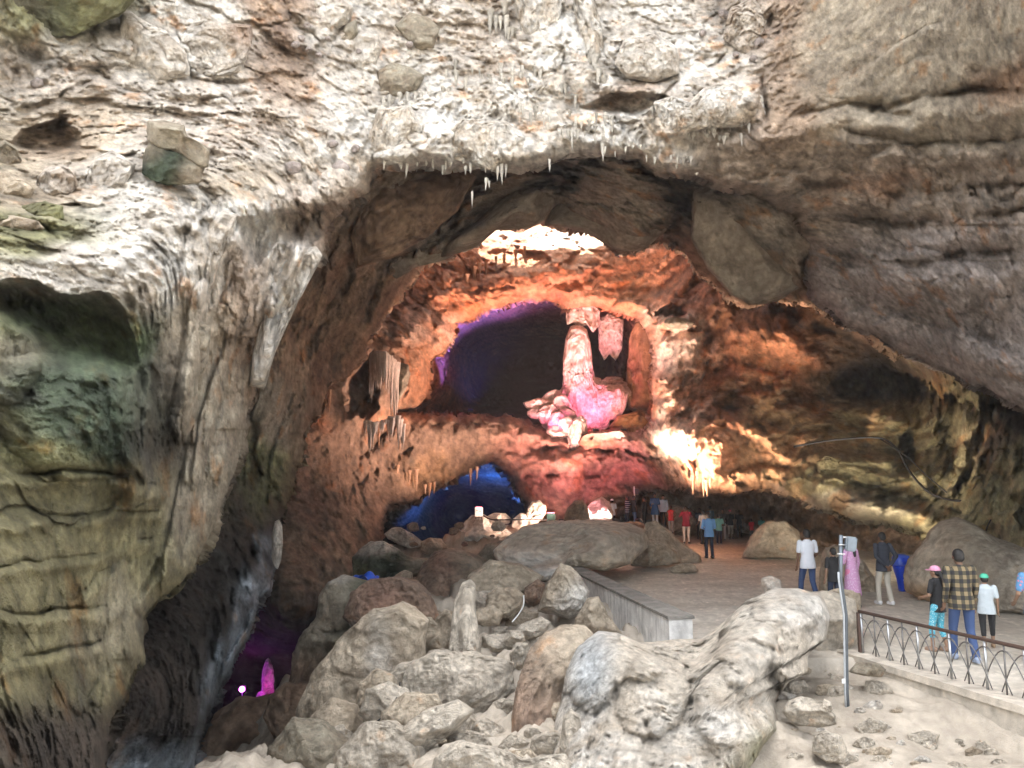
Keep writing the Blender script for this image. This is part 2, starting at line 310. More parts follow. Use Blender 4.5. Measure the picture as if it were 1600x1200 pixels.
feats = [('hole',[(-20,440),(60,436),(95,455),(160,458),(195,478),(214,520),(216,570),(196,592),(120,580),(60,560),(35,520),(-20,490)],1.1,34),
 ('lump',110,650,130,105,10,.75),('lump',10,560,55,70,0,.5),('crack',[(205,600),(212,660),(215,740)],9,.9),('crack',[(-20,738),(40,742),(100,733),(170,740),(250,760)],4,.35),
 ('crack',[(-20,815),(60,812),(120,803),(245,792)],3.5,.25),('crack',[(-20,885),(80,876),(150,868),(235,838)],3,.2),('crack',[(-20,955),(60,958),(120,950),(190,946)],4,.25),('crack',[(-20,1040),(60,1025),(150,1005)],4,.25),('crack',[(252,745),(262,800),(250,870),(225,930),(200,990)],6,.35),('lump',285,800,16,150,12,.4),('lump',330,640,14,120,14,.45),('lump',300,560,16,140,8,.5),('lump',232,640,10,70,5,.3),
 ('hole',[(15,225),(35,200),(70,195),(95,182),(128,205),(125,232),(90,250),(40,245)],1.2,14),('crack',[(100,55),(150,62),(195,50),(230,20)],6,.5),('crack',[(150,105),(190,132),(235,138),(270,125)],5,.5),('crack',[(280,100),(300,122),(375,125)],5,.4),('crack',[(-20,312),(60,322),(120,318)],5,.5),('crack',[(-20,348),(70,355),(90,372),(150,378)],5,.5),('crack',[(-20,378),(100,395),(180,400)],4,.25),
 ('lump',445,490,26,130,12,.7),('lump',480,400,22,70,25,.4),('crack',[(378,340),(385,430),(370,470)],9,1.0),('crack',[(415,520),(392,600),(372,620)],8,.6),('lump',300,600,22,90,8,.35),('lump',350,690,30,70,10,.35),
 ('lump',320,400,35,90,15,.5),('lump',400,320,90,28,-8,.5),('lump',520,295,45,30,-25,.7),('hole',[(370,345),(440,325),(520,318),(540,330),(505,370),(480,385),(440,372),(400,420),(385,420)],1.1,18),
 ('hole',[(910,165),(950,148),(1010,140),(1050,150),(1040,168),(990,182),(930,180)],1.1,14),('crack',[(860,205),(900,198),(960,212)],4,.3),('crack',[(960,120),(1040,125),(1100,115),(1150,70)],5,.4),('crack',[(1040,195),(1030,160),(1060,130)],5,.45),('lump',1060,185,45,28,-30,.6),('lump',1140,160,55,38,-20,.7),('crack',[(1195,-10),(1205,60),(1190,120),(1200,190)],7,.8),
 ('lump',640,235,60,30,-10,.5),('lump',780,235,70,28,0,.5),('lump',900,85,18,90,-8,.6),('lump',850,60,40,50,0,.4),('lump',690,195,60,60,0,.4),('crack',[(570,255),(590,200),(640,180),(700,140)],4,.25),
 ('crack',[(1230,190),(1320,160),(1420,180)],6,.35),('crack',[(1360,175),(1450,150),(1600,140)],8,.5),('crack',[(1320,205),(1420,225),(1600,215)],5,.35),('crack',[(1250,280),(1400,300),(1600,290)],8,.5),('crack',[(1270,340),(1400,350),(1600,330)],9,.6),('crack',[(1300,395),(1420,410),(1600,390)],8,.5),('crack',[(1330,470),(1450,500),(1600,540)],7,.4),('lump',1450,440,140,45,8,.6),('lump',1540,560,90,25,20,.5)]
cave_front, fF = sheet('cave_entrance', (-260,-220,1860,1720), ctrl, zones, feats, RN, 1.5, 11, None, holes=[FRONT_OPEN], roll=(26,1.3), skirt=5., step=2.0, warp=30, edge=7, amp=1.05)
# cliff above and beside the entrance, out of the picture but keeping the sun off the foreground
ring = [(-260,1720)]+[(-260,y) for y in range(1600,-220,-120)]+[(-260,-220)]+[(x,-220) for x in range(-150,1860,120)]+[(1860,-220)]+[(1860,y) for y in range(-100,1300,120)]
rp = np.array(ring, float); tr = fF(rp[:, 0], rp[:, 1]); base = P(rp[:, 0], rp[:, 1], tr)
V = [base]; 
for k in (2, 6, 14, 28, 50, 85):
    d = base-np.array([0, 0, 4.]); d[:, 1] = 0; d /= np.linalg.norm(d, axis=1)[:, None]+1e-6
    V.append(base+d*k+np.stack([0*d[:, 0], 1.2*fbm(base*.15+k, 2, 4)*min(k, 8)/4, 0*d[:, 0]], -1))
n = len(ring); Fc = [[k*n+i, k*n+i+1, (k+1)*n+i+1, (k+1)*n+i] for k in range(6) for i in range(n-1)]
cv = np.concatenate(V); tag(mesh('unseen_cliff', cv, Fc, RN, col=np.tile([.42,.38,.31], (len(cv), 1))), kind='structure')
# ---- inner arch: the grey slabs and the dark wall that drops into the pit
IN_RIM = [(290,1260),(308,1170),(335,1100),(365,1035),(398,970),(422,915),(432,880),(440,810),(470,732),(475,680),(500,645),(516,600),(544,586),(573,556),(579,535),(601,495),(633,453),(650,428),(664,411),(690,409),(706,408),(704,396),(725,388),(750,384),(766,356),(800,358),(825,352),(842,347),(870,352),(920,365),(948,380),(968,394),(990,392),(1012,384),(1040,376),(1075,405),(1110,435),(1135,465),(1169,474),(1215,462),(1262,472),(1330,512),(1400,560)]
keep = IN_RIM+[(1420,480),(1400,300),(1200,200),(500,180),(350,500),(60,900),(60,1400),(270,1400)]
ctrl = [(250,1100,12),(100,1300,11),(300,1000,14),(380,900,17),(200,900,14),(450,700,21),(430,600,19),(500,560,23),(560,480,24),(600,440,25),(700,395,27),(840,348,30),(980,390,27),(1150,450,25),(800,240,20),(500,330,18),(500,180,16),(1200,250,19),(1300,400,20),(1400,550,21),(400,450,17),(1150,330,21.5),(950,250,20.5),(340,1080,15)]
zones = [(560,330,80,'brown',90),(520,480,60,'brown',90),(620,360,90,'slab',60),(700,290,90,'brown',50),(650,420,60,'brown',50),(780,330,110,'slab',60),(730,380,60,'slab',30),(960,310,110,'slab',90),(860,270,80,'dark',25),(1080,330,60,'dark',90),(1180,370,110,'slab',80),(1110,430,60,'brown',40),(1230,460,60,'brown',40),(1060,390,40,'brown',40),(600,300,60,'slab',50),
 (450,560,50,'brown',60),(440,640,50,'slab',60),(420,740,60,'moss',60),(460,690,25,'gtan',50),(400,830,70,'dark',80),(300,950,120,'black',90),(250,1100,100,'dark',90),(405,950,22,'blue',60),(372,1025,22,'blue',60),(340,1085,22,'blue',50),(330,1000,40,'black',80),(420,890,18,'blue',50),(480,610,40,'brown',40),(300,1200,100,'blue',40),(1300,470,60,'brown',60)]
feats = [('lump',790,325,150,52,-42,2.2,.7),('lump',950,320,105,75,15,2.2,.7),('crack',[(905,250),(875,290),(846,345)],9,1.6),('crack',[(1082,265),(1075,320),(1040,365),(1010,388)],8,1.8),('lump',1180,375,110,75,35,2.2,.7),('crack',[(1090,330),(1100,400),(1160,465)],7,.9),('lump',620,330,60,90,30,1.0),('lump',660,385,75,26,8,1.2),('crack',[(590,420),(650,400),(700,412)],6,1.),('crack',[(560,350),(600,410),(570,500)],8,.9),
 ('crack',[(470,560),(500,500),(545,430)],9,.9),('lump',440,600,40,110,20,1.2),('lump',450,700,22,80,10,.8),('lump',400,1000,30,130,25,1.2),('crack',[(390,860),(340,960),(300,1080)],12,1.5),('lump',320,700,60,100,0,.6),('lump',950,350,80,30,10,.8)]
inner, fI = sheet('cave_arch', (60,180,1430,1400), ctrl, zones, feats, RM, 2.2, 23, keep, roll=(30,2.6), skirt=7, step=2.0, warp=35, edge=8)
# ---- back wall with the two openings
H1 = [(619,642),(655,634),(668,620),(671,596),(675,561),(700,540),(713,524),(713,506),(745,495),(766,481),(832,469),(867,470),(888,488),(930,480),(965,490),(992,498),(1012,520),(1024,560),(1019,600),(1020,655),(1004,678),(965,668),(920,672),(895,694),(871,680),(850,670),(797,649),(762,652),(700,648)]
H2 = [(590,870),(598,815),(607,790),(637,788),(656,780),(666,767),(684,759),(712,748),(731,737),(744,731),(769,727),(780,733),(799,748),(806,767),(821,791),(840,840),(840,870)]
keep = [(300,1500),(250,900),(350,500),(480,250),(1500,250),(1900,500),(1900,1020),(1560,930),(1555,840),(1520,835),(1470,845),(1440,828),(1385,818),(1340,812),(1305,800),(1270,792),(1245,775),(1210,764),(1180,768),(1150,772),(1120,764),(1092,768),(1060,762),(1030,764),(1000,772),(975,795),(960,830),(940,900),(600,900),(600,1500)]
ctrl = [(600,700,34),(520,850,28),(450,990,26),(420,1090,34),(360,1090,34),(400,1040,31.5),(470,1060,33),(400,1300,33),(560,1100,30),(590,880,30),(520,650,30),(600,600,33),(700,500,39),(640,520,36),(600,430,38),(850,450,43),(860,400,44),(860,350,48),(860,300,54),(1000,450,42),(960,390,44),(740,390,44),(1070,500,38),(1060,600,36.5),(1060,700,34),(1090,765,33),(850,690,39.5),(950,690,39),(880,760,39),(980,770,40.5),(1040,750,37.5),(950,800,40.5),(720,700,38),(640,760,35),(800,800,40.5),(1200,560,34),(1230,500,32),(1180,760,31),(1300,700,29),(1320,600,34),(1300,800,27),(1450,700,27),(1430,600,30),(1500,540,24),(1440,820,24),(1590,700,20),(1590,880,18.5),(1850,800,14),(1850,500,15),(1400,500,28),(1300,350,34),(500,300,34),(1520,800,21.5)]
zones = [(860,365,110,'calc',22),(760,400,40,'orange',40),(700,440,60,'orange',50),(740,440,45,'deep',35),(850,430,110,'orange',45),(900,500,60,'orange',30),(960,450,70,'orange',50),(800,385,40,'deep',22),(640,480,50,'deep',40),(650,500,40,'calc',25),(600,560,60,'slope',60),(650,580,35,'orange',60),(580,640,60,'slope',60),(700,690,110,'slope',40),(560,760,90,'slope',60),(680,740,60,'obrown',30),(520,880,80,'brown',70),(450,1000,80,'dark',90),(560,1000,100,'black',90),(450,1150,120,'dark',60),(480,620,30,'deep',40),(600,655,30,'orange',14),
 (850,700,90,'pinkr',25),(930,690,80,'pinkr',25),(900,760,110,'pinkr',35),(990,730,60,'pinkr',25),(860,790,90,'brown',30),(1010,790,60,'brown',30),
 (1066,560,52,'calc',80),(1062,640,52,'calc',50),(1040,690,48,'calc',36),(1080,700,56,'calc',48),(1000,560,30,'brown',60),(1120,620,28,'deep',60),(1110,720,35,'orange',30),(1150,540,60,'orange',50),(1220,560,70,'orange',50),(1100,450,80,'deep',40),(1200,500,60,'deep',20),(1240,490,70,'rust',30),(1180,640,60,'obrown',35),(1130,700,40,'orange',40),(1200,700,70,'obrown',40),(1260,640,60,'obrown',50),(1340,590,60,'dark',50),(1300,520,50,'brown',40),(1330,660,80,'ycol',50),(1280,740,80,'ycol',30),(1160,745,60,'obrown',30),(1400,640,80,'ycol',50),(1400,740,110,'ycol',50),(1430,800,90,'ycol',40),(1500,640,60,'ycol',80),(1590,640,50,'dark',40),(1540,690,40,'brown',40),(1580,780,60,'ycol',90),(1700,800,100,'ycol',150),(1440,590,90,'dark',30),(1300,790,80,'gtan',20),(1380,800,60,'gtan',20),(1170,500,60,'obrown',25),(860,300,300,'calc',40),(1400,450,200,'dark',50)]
feats = [('hole',[(1022,488),(1040,478),(1062,478),(1078,492),(1064,496),(1040,497)],2.,6),('lump',1055,505,30,12,0,1.6),('lump',1060,570,26,70,8,1.6),('lump',1085,560,20,50,0,.8),('lump',1065,660,60,60,20,1.6),('lump',1040,690,70,30,-25,1.4),('lump',1110,700,40,60,-30,1.3),('hole',[(1066,580),(1080,575),(1084,585),(1068,612),(1063,600)],1.2,6),
 ('crack',[(1110,520),(1120,590),(1115,640),(1160,640),(1200,660)],6,1.3),('lump',1200,555,95,45,12,1.8),('lump',1180,600,60,26,15,1.2),('lump',1200,632,55,22,10,1.3),('lump',1250,650,35,18,15,1.),('lump',1180,665,60,22,20,1.),('crack',[(1130,640),(1170,655),(1220,690),(1240,700)],5,1.2),('crack',[(1110,430),(1160,470),(1230,490),(1300,520)],10,2.),('hole',[(1300,595),(1330,575),(1390,570),(1440,590),(1470,620),(1420,628),(1340,625),(1310,620)],3.,16),('hole',[(1405,685),(1415,675),(1428,690),(1430,725),(1412,715)],2.,6),
 ('lump',1340,640,70,16,8,.8),('lump',1385,690,35,60,5,1.4),('lump',1450,710,30,60,0,1.3),('lump',1560,715,30,30,0,1.6),('lump',1595,720,20,60,0,1.5),('crack',[(1560,650),(1530,720),(1500,760),(1440,770)],12,2.2),('crack',[(1380,610),(1500,625),(1600,640)],10,1.8),('lump',1510,660,18,70,5,1.3),('lump',1520,715,40,25,-20,1.1),('lump',1360,740,100,28,10,1.2),('lump',1460,755,80,22,-8,1.1),('crack',[(1260,720),(1350,760),(1440,775),(1530,745)],5,1.),('lump',1300,770,90,22,12,1.4),('lump',1380,800,80,18,5,1.4),('crack',[(1200,745),(1290,790),(1400,785),(1500,800)],4,.7),('lump',1190,745,60,16,5,1.),
 ('lump',1590,820,45,80,0,1.),('hole',[(1585,800),(1600,795),(1606,825),(1592,830)],.8,5),('lump',870,680,60,16,10,1.2),('lump',950,685,55,16,-5,1.4),('crack',[(830,700),(880,705),(960,700),(1040,715)],5,1.3),('crack',[(640,665),(740,660),(800,668)],4,.6),('crack',[(820,745),(900,735),(990,760)],5,.9),('crack',[(870,790),(940,760),(1060,770)],6,.9),
 ('crack',[(560,720),(620,660),(640,600)],4,.5),('crack',[(520,790),(580,735),(640,700)],5,.6),('hole',[(534,612),(545,590),(570,565),(584,545),(590,590),(592,640),(575,655),(545,650)],3.5,14),('crack',[(690,420),(660,470),(640,500)],5,.8),('crack',[(700,425),(735,455),(800,450)],4,.5),('lump',650,510,40,30,30,1.2),('lump',800,440,120,18,-10,.8),('lump',935,520,50,26,15,.8)]
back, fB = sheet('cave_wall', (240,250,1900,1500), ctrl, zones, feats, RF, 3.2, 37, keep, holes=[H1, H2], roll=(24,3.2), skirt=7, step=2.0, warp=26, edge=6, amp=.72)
# ---- recess below the right wall, where the crowd stands
ctrl = [(860,700,52),(860,850,50),(1000,720,50),(1000,830,47),(1100,760,46),(1100,860,46),(1200,760,41),(1200,870,40),(1300,790,36),(1300,880,35),(1400,800,33),(1400,880,31),(1550,800,27),(1550,900,25),(1650,900,24)]
zones = [(900,780,110,'pinkr',60),(1050,790,90,'brown',40),(1180,800,100,'brown',50),(1280,840,90,'obrown',30),(1400,850,110,'brown',40),(1350,880,80,'ycol',20)]
feats = [('crack',[(1180,790),(1300,830),(1420,850)],6,1.5),('lump',1280,850,120,18,12,1.4),('lump',1130,770,60,16,10,1.)]
rec, fR = sheet('cave_recess', (840,680,1660,1000), ctrl, zones, feats, RF, 3., 41, [(840,680),(1660,680),(1660,1000),(840,1000)], skirt=2, roll=(10,.5), step=2.0)
# ---- the chamber seen through the upper opening
ctrl = [(560,400,48),(690,600,47),(680,520,47),(640,660,46),(720,500,47),(800,490,52),(900,480,54),(760,560,75),(840,580,85),(900,560,78),(980,520,50),(1000,560,49),(960,600,56),(1010,640,46),(700,640,55),(800,655,50),(860,680,45),(960,670,45),(1100,600,44),(1100,420,46),(850,400,56),(600,760,44),(1100,760,42)]
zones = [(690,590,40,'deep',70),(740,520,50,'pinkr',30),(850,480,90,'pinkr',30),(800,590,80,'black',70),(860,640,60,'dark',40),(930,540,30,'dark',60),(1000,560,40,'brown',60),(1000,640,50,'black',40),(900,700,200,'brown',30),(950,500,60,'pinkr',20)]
feats = [('hole',[(970,575),(985,555),(998,570),(1000,600),(985,610),(972,600)],3,6),('lump',985,540,30,18,30,1.5),('lump',1000,610,30,20,20,1.5),('crack',[(960,560),(1000,590),(1020,580)],5,1.5)]
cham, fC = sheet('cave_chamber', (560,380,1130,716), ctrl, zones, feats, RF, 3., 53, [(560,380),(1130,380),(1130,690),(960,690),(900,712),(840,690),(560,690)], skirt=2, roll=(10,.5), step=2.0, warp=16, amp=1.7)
# ---- the passage seen through the lower opening
ctrl = [(560,700,48),(620,820,44),(660,780,44),(760,740,48),(820,760,50),(760,760,53),(700,800,66),(780,800,64),(700,860,50),(860,860,50),(560,880,50),(860,700,50),(740,780,62)]
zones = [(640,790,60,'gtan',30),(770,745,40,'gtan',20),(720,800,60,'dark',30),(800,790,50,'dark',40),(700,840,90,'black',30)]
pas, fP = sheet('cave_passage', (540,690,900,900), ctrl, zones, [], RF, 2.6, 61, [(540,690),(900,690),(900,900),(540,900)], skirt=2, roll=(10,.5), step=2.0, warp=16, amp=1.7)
# ---- roof and flanks closing the cave above and behind, open over the far chamber
nA, nY = 72, 60
HA = np.linspace(-.25, math.pi+.25, nA); HY = np.linspace(0, 1, nY)
V = []; 
for s in HY:
    for a in HA:
        y0 = 14 + (-8 if math.cos(a) < 0 else -4)*abs(math.cos(a)); y = y0+(112-y0)*s
        r = 1. if s < .85 else math.sqrt(max(0, 1-((s-.85)/.15)**2))
        V.append((math.cos(a)*34*r+2, y, -4+math.sin(a)*(27+3*math.sin(y*.3))*r))
Fc = []
for j in range(nY-1):
    for i in range(nA-1):
        q = [j*nA+i, j*nA+i+1, (j+1)*nA+i+1, (j+1)*nA+i]; c = np.mean([V[k] for k in q], 0)
        if c[2] > 8 and (((c[0]-2)/7.5)**2+((c[1]-51.3)/6.4)**2 < 1 or math.hypot(c[0]-3.3, c[1]-42.6) < 1.35): continue
        Fc.append(q)
V = np.array(V); V += (fbm(V*.2, 3, 5)*1.2)[:, None]*np.array([.3, .3, .6])
tag(mesh('cave_roof', V, Fc, RF, col=np.tile([.34,.24,.17], (len(V), 1))), kind='structure')
# ================================================================ ground
GC = [(1100,1000,13.6),(1000,920,20),(1109,872,28.5),(1265,940,18),(1333,950,17),(1385,946,18),(1468,1019,12.6),(1508,1035,11.9),(1547,1010,13),(1580,1080,10.2),(1410,920,20.1),(1073,853,34),(955,825,38),(1030,822,38),(1142,838,39),(1200,850,38),(1300,870,31),(1450,900,24),(1600,960,16),(1800,1100,9),
 (1170,920,20.5),(1250,1000,13.2),(1000,1010,14.),(905,935,17.5),
 (880,900,21),(840,960,16.5),(850,1010,13.2),(800,1100,9.6),(800,1200,7.5),(950,1200,7.3),(650,950,17.5),(700,1010,13.5),(600,1060,12.2),(560,1150,10.3),(640,1150,9.3),(700,1290,6.5),(500,1250,8.5),(480,1160,12.5),(430,1185,13.5),(380,1170,20),(400,1125,29),(340,1160,24),(300,1300,14),(470,1060,20),(430,1110,24),(500,950,24.5),(560,880,29.5),(640,843,32.5),(750,824,33),(850,812,33.5),(760,880,25),(700,910,21.5),(900,820,36),
 (1200,1110,9.2),(1300,1185,8.9),(1500,1185,9.4),(1150,1200,8.4),(1320,1070,11.1),(1250,1060,11.6),(1400,1100,10.6),(1345,1050,12),(1600,1195,9.4),(1700,1300,7.5),(880,800,41),(940,800,41),(1000,806,41),(1200,1400,6),(800,1400,5.8)]
gw = P(*np.array(GC, float).T)
extra = [(-10,28,-7.2),(-9,24,-6.2),(-11,32,-7.5),(-8.5,29,-6.8),(-7,18,-3.6),(-8,21,-4.8),(-10.5,26,-6.8),(-9.2,30.5,-7),(0,55,-3),(-6,45,-5),(-12,35,-7),(-10,25,-7),(-3,70,-2),(5,48,.8),(14,42,.4),(22,30,.3),(10,60,.6),(-3,4,.9),(0,0,1.1),(6,0,1.1),(-6,0,1.),(0,-10,1.1),(10,5,.6),(12,14,.2),(16,20,.2),(-9,8,.2),(-7,14,-4.5),(0,-30,1),(-30,0,1),(30,0,1),(-30,60,-4),(30,60,1),(0,110,0)]
gw = np.concatenate([gw, np.array(extra, float)])
_gx, _gy = gw[:, 0]*20, gw[:, 1]*20
def gz(x, y):
    out = np.empty(len(x))
    for i in range(0, len(x), 40000):
        d2 = (x[i:i+40000, None]-gw[None, :, 0])**2+(y[i:i+40000, None]-gw[None, :, 1])**2
        w = 1/(d2+.35)**1.7; out[i:i+40000] = (w@gw[:, 2])/w.sum(1)
    return out
def pathmask(x, y):                   # 1 on the trodden floor, 0 on the rubble
    e = (x-(3.2-(y-13.1)*.165))       # line of the parapet
    w = np.clip(e/1.2+.5, 0, 1)
    near = np.clip((x-(5.7+(12.5-y)*.25))/.5+.5, 0, 1)   # right of the railing wall
    return np.where(y > 12.6, w, near)*np.clip((46-y)/4, 0, 1)
def ground_z(x, y):
    x = np.atleast_1d(np.asarray(x, float)); y = np.atleast_1d(np.asarray(y, float))
    z = gz(x, y); m = pathmask(x, y)
    z = z*(1-m)+m*np.clip((y-30)/8, 0, 1)*np.clip((9-x)/4, 0, 1)*.55
    p3 = np.stack([x, y, 0*x], -1); near = np.clip((60-y)/20, 0, 1)
    rub = .26*fbm(p3*.8, 5, 301, .55)+.16*(ridged(p3*1.5, 4, 303)-.6)
    hx = p3*.75+.35*np.stack([fbm(p3*1.2, 3, 320), fbm(p3*1.2, 3, 321), 0*x], -1); w1, w2, wi = worley(hx*np.array([1, 1, 0])+.5, 322); eb = np.clip((w2-w1)/.18, 0, 1)
    v1, v2, vi = worley(p3*np.array([2.6, 2.6, 0])+.5+.3*fbm(p3*2, 2, 324)[:, None], 323); ev = np.clip((v2-v1)/.25, 0, 1)
    nf = np.clip((y-5)/9, .35, 1); rub = rub*.8*nf+.7*(wi-.45)*eb*nf+.13*(vi-.5)*ev+.12*(1-w1**2)*eb-.12
    rt = np.clip((x-3.2)/1.5, 0, 1)*np.clip((14-y)/2, 0, 1)
    return z+(rub*(1-.75*rt)-.17*(1-rt)+.10*(ridged(p3*4, 3, 309)-.6)*(1-rt))*(1-m)*near*np.clip((y-4)/2, 0, 1)+m*(.03*fbm(p3*1.1, 5, 305)+.012*fbm(p3*7, 3, 306))
gx = np.concatenate([np.arange(-60,-12,1.5), np.arange(-12,14,.055), np.arange(14,60,1.5)])
ys = [-40.]; 
while ys[-1] < 4.5: ys.append(ys[-1]+1.2)
while ys[-1] < 40: ys.append(ys[-1]+.008*ys[-1]*.9)
while ys[-1] < 120: ys.append(ys[-1]+1.5)
X, Y = np.meshgrid(gx, np.array(ys)); x = X.ravel(); y = Y.ravel(); z = ground_z(x, y); m = pathmask(x, y)[:, None]
p3 = np.stack([x, y, z], -1); n1 = np.clip(.5+.8*fbm(p3*.8, 5, 311), 0, 1)[:, None]; n2 = fbm(p3*6, 4, 312, .7)[:, None]
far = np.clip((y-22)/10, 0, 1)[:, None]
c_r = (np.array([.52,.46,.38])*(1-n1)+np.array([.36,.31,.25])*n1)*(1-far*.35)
c_p = np.array([.62,.565,.485])*(1-n1)+np.array([.50,.45,.375])*n1
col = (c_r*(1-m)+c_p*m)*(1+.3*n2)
H, Wd = X.shape; a = (np.arange(H-1)[:, None]*Wd+np.arange(Wd-1)[None]).ravel()
sp_ = np.clip(fbm(p3*14, 2, 316)*4-1.6, 0, 1)[:, None]*m; col = col*(1+.25*sp_)
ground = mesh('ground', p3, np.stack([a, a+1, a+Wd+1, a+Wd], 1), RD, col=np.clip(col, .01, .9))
tag(ground, kind='structure')
def GZ(x, y): return float(ground_z(x, y)[0])
# ================================================================ loose rocks
_ico = {}
def ico(sub):
    if sub not in _ico:
        bm = bmesh.new(); bmesh.ops.create_icosphere(bm, subdivisions=sub, radius=1)
        _ico[sub] = (np.array([v.co[:] for v in bm.verts]), np.array([[v.index for v in f.verts] for f in bm.faces])); bm.free()
    return _ico[sub]
def rock(label, poly, t0, thick, kind='tan', seed=1, sub=5, tilt=0., sc=.8, facets=9, group=None, name='boulder', mat=None, cat='boulder', box=.7, lean=0., feats=(), zones=None, amp=1., lat=.08, grow=1):
    """outline in photograph directions, own distance t0, real depth 'thick' (half, metres); tilt = metres deeper per px upwards"""
    D, Fc = ico(sub); pg = np.array(poly, float)
    if len(pg) == 2:                      # (cx,cy),(rx,ry) ellipse
        (cx, cy), (rx, ry) = pg; rng = np.random.RandomState(seed); k = 9
        an = np.arange(k)/k*2*np.pi+rng.uniform(-.2, .2, k); rr = rng.uniform(.82, 1.12, k)
        pg = np.stack([cx+np.cos(an)*rx*rr, cy+np.sin(an)*ry*rr], -1)
    if grow != 1: pg = pg.mean(0)+(pg-pg.mean(0))*grow
    x1, y1 = pg[:, 0], pg[:, 1]; x2, y2 = np.roll(x1, -1), np.roll(y1, -1); cr = x1*y2-x2*y1; A = cr.sum()/2
    cx = ((x1+x2)*cr).sum()/(6*A); cy = ((y1+y2)*cr).sum()/(6*A)
    r = np.hypot(D[:, 0], D[:, 1]); ux, uy = D[:, 0]/(r+1e-9), D[:, 1]/(r+1e-9); Rb = np.zeros(len(D))
    for i in range(len(pg)):
        ax, ay = x1[i]-cx, y1[i]-cy; bx, by = x2[i]-cx, y2[i]-cy; ex, ey = bx-ax, by-ay
        den = ux*ey-uy*ex; den = np.where(np.abs(den) < 1e-9, 1e-9, den)
        s = (ax*ey-ay*ex)/den; w = (ax*uy-ay*ux)/den
        ok = (s > 0) & (w >= -.001) & (w <= 1.001); Rb = np.where(ok, np.maximum(Rb, s), Rb)
    p0 = D*1.7+seed*3.1
    Rb = Rb*(1+lat*fbm(p0*1.3, 5, seed, .6))
    px = cx+ux*r*Rb; py = cy+uy*r*Rb; z = np.sign(D[:, 2])*np.abs(D[:, 2])**box
    rng = np.random.RandomState(seed+7); s = np.ones(len(D))
    for k in range(facets):
        n = rng.normal(size=3); n[2] = -abs(n[2])*1.2 if k % 2 == 0 else n[2]; n /= np.linalg.norm(n)
        s = np.maximum(s, (np.stack([D[:, 0], D[:, 1], z], -1)@n)/rng.uniform(.62, .85))
    z = z/s**1.5
    t = t0+z*thick+tilt*(cy-py)+lean*(px-cx); P0 = P(px, py, t)
    if zones: c1, c2, st = zone_mix(px, py, P0, zones, seed, 12)
    else:
        a, b, q = K[kind]; n = len(D); c1 = np.tile(a, (n, 1)); c2 = np.tile(b, (n, 1)); st = np.tile(q, (n, 1)).astype(float)
    d, r2, e = relief(P0, st, seed, sc); fade = np.clip(np.abs(D[:, 2])*2.2, .25, 1)
    t = t-np.sign(-D[:, 2]+.2)*d*fade*amp*.8
    if len(feats):
        fm = D[:, 2] < .1; tt = t[fm]; apply_feats(px[fm], py[fm], tt, feats, P0[fm], seed); t[fm] = tt
    V = P(px, py, t)
    n1 = np.clip(.5+1.3*fbm(P0*1.8/sc, 6, seed+90, .62), 0, 1)[:, None]; col = c1*(1-n1)+c2*n1
    col = col*(1+.42*fbm(P0*9/sc, 4, seed+95, .72))[:, None]
    sp = np.clip(fbm(P0*2.3/sc, 5, seed+99, .62)*3-1.2, 0, 1)[:, None]; col = col*(1-sp)+col*np.array([1.06, .88, .74])*sp
    gr = np.clip(fbm(P0*1.9/sc+40, 5, seed+98, .62)*4-2.0, 0, 1)[:, None]; col = col*(1-gr)+(col*.75+np.array([.04, .04, .036]))*gr
    col = np.clip(col*(.75+.25*e)[:, None]*(1+.16*np.clip(r2, -1, .6))[:, None], .008, .9)
    c = V.mean(0); m = mat or (RN if t0 < 20 else RM if t0 < 30 else RF)
    o = mesh(name, V-c, Fc.copy(), m, col=col); o.location = c
    return tag(o, label, cat, group)
FC = dict(sc=1.0)
SL = dict(sc=1.6, facets=4, box=.55, name='ceiling_slab', cat='ceiling slab', amp=.75, mat=RM, lat=.05)
rock('long grey slab slanting down to the left across the arch ceiling', [(690,402),(694,382),(740,350),(790,305),(840,262),(905,236),(912,255),(880,300),(850,345),(825,357),(766,360),(745,386),(715,396)], 24.6, 1.9, 'slab', 901, 6, lean=-.004, **SL)
rock('broad grey slab hanging in the middle of the arch ceiling', [(850,352),(874,312),(905,262),(950,235),(1050,235),(1085,262),(1078,305),(1048,352),(1012,386),(985,394),(962,390),(920,366),(872,353)], 25.4, 2., 'slab', 902, 6, **SL)
rock('big slanted slab hanging at the right of the arch ceiling', [(1082,300),(1110,270),(1200,280),(1256,335),(1272,380),(1268,440),(1225,466),(1170,476),(1140,458),(1105,420),(1080,372)], 21.6, 1.8, 'slab', 903, 6, lean=.003, **SL)
rock('rough brown slab at the left shoulder of the arch ceiling', [(556,420),(548,370),(566,310),(610,262),(700,250),(745,275),(715,330),(665,372),(612,402)], 20.8, 1.5, 'brown', 904, 6, **dict(SL, amp=1.))
rock('smooth pale brown tongue of rock at the tip of the arch ceiling', [(596,420),(630,392),(680,376),(708,384),(708,400),(690,408),(650,418),(620,436)], 25, .9, 'slab', 905, 5, **SL)
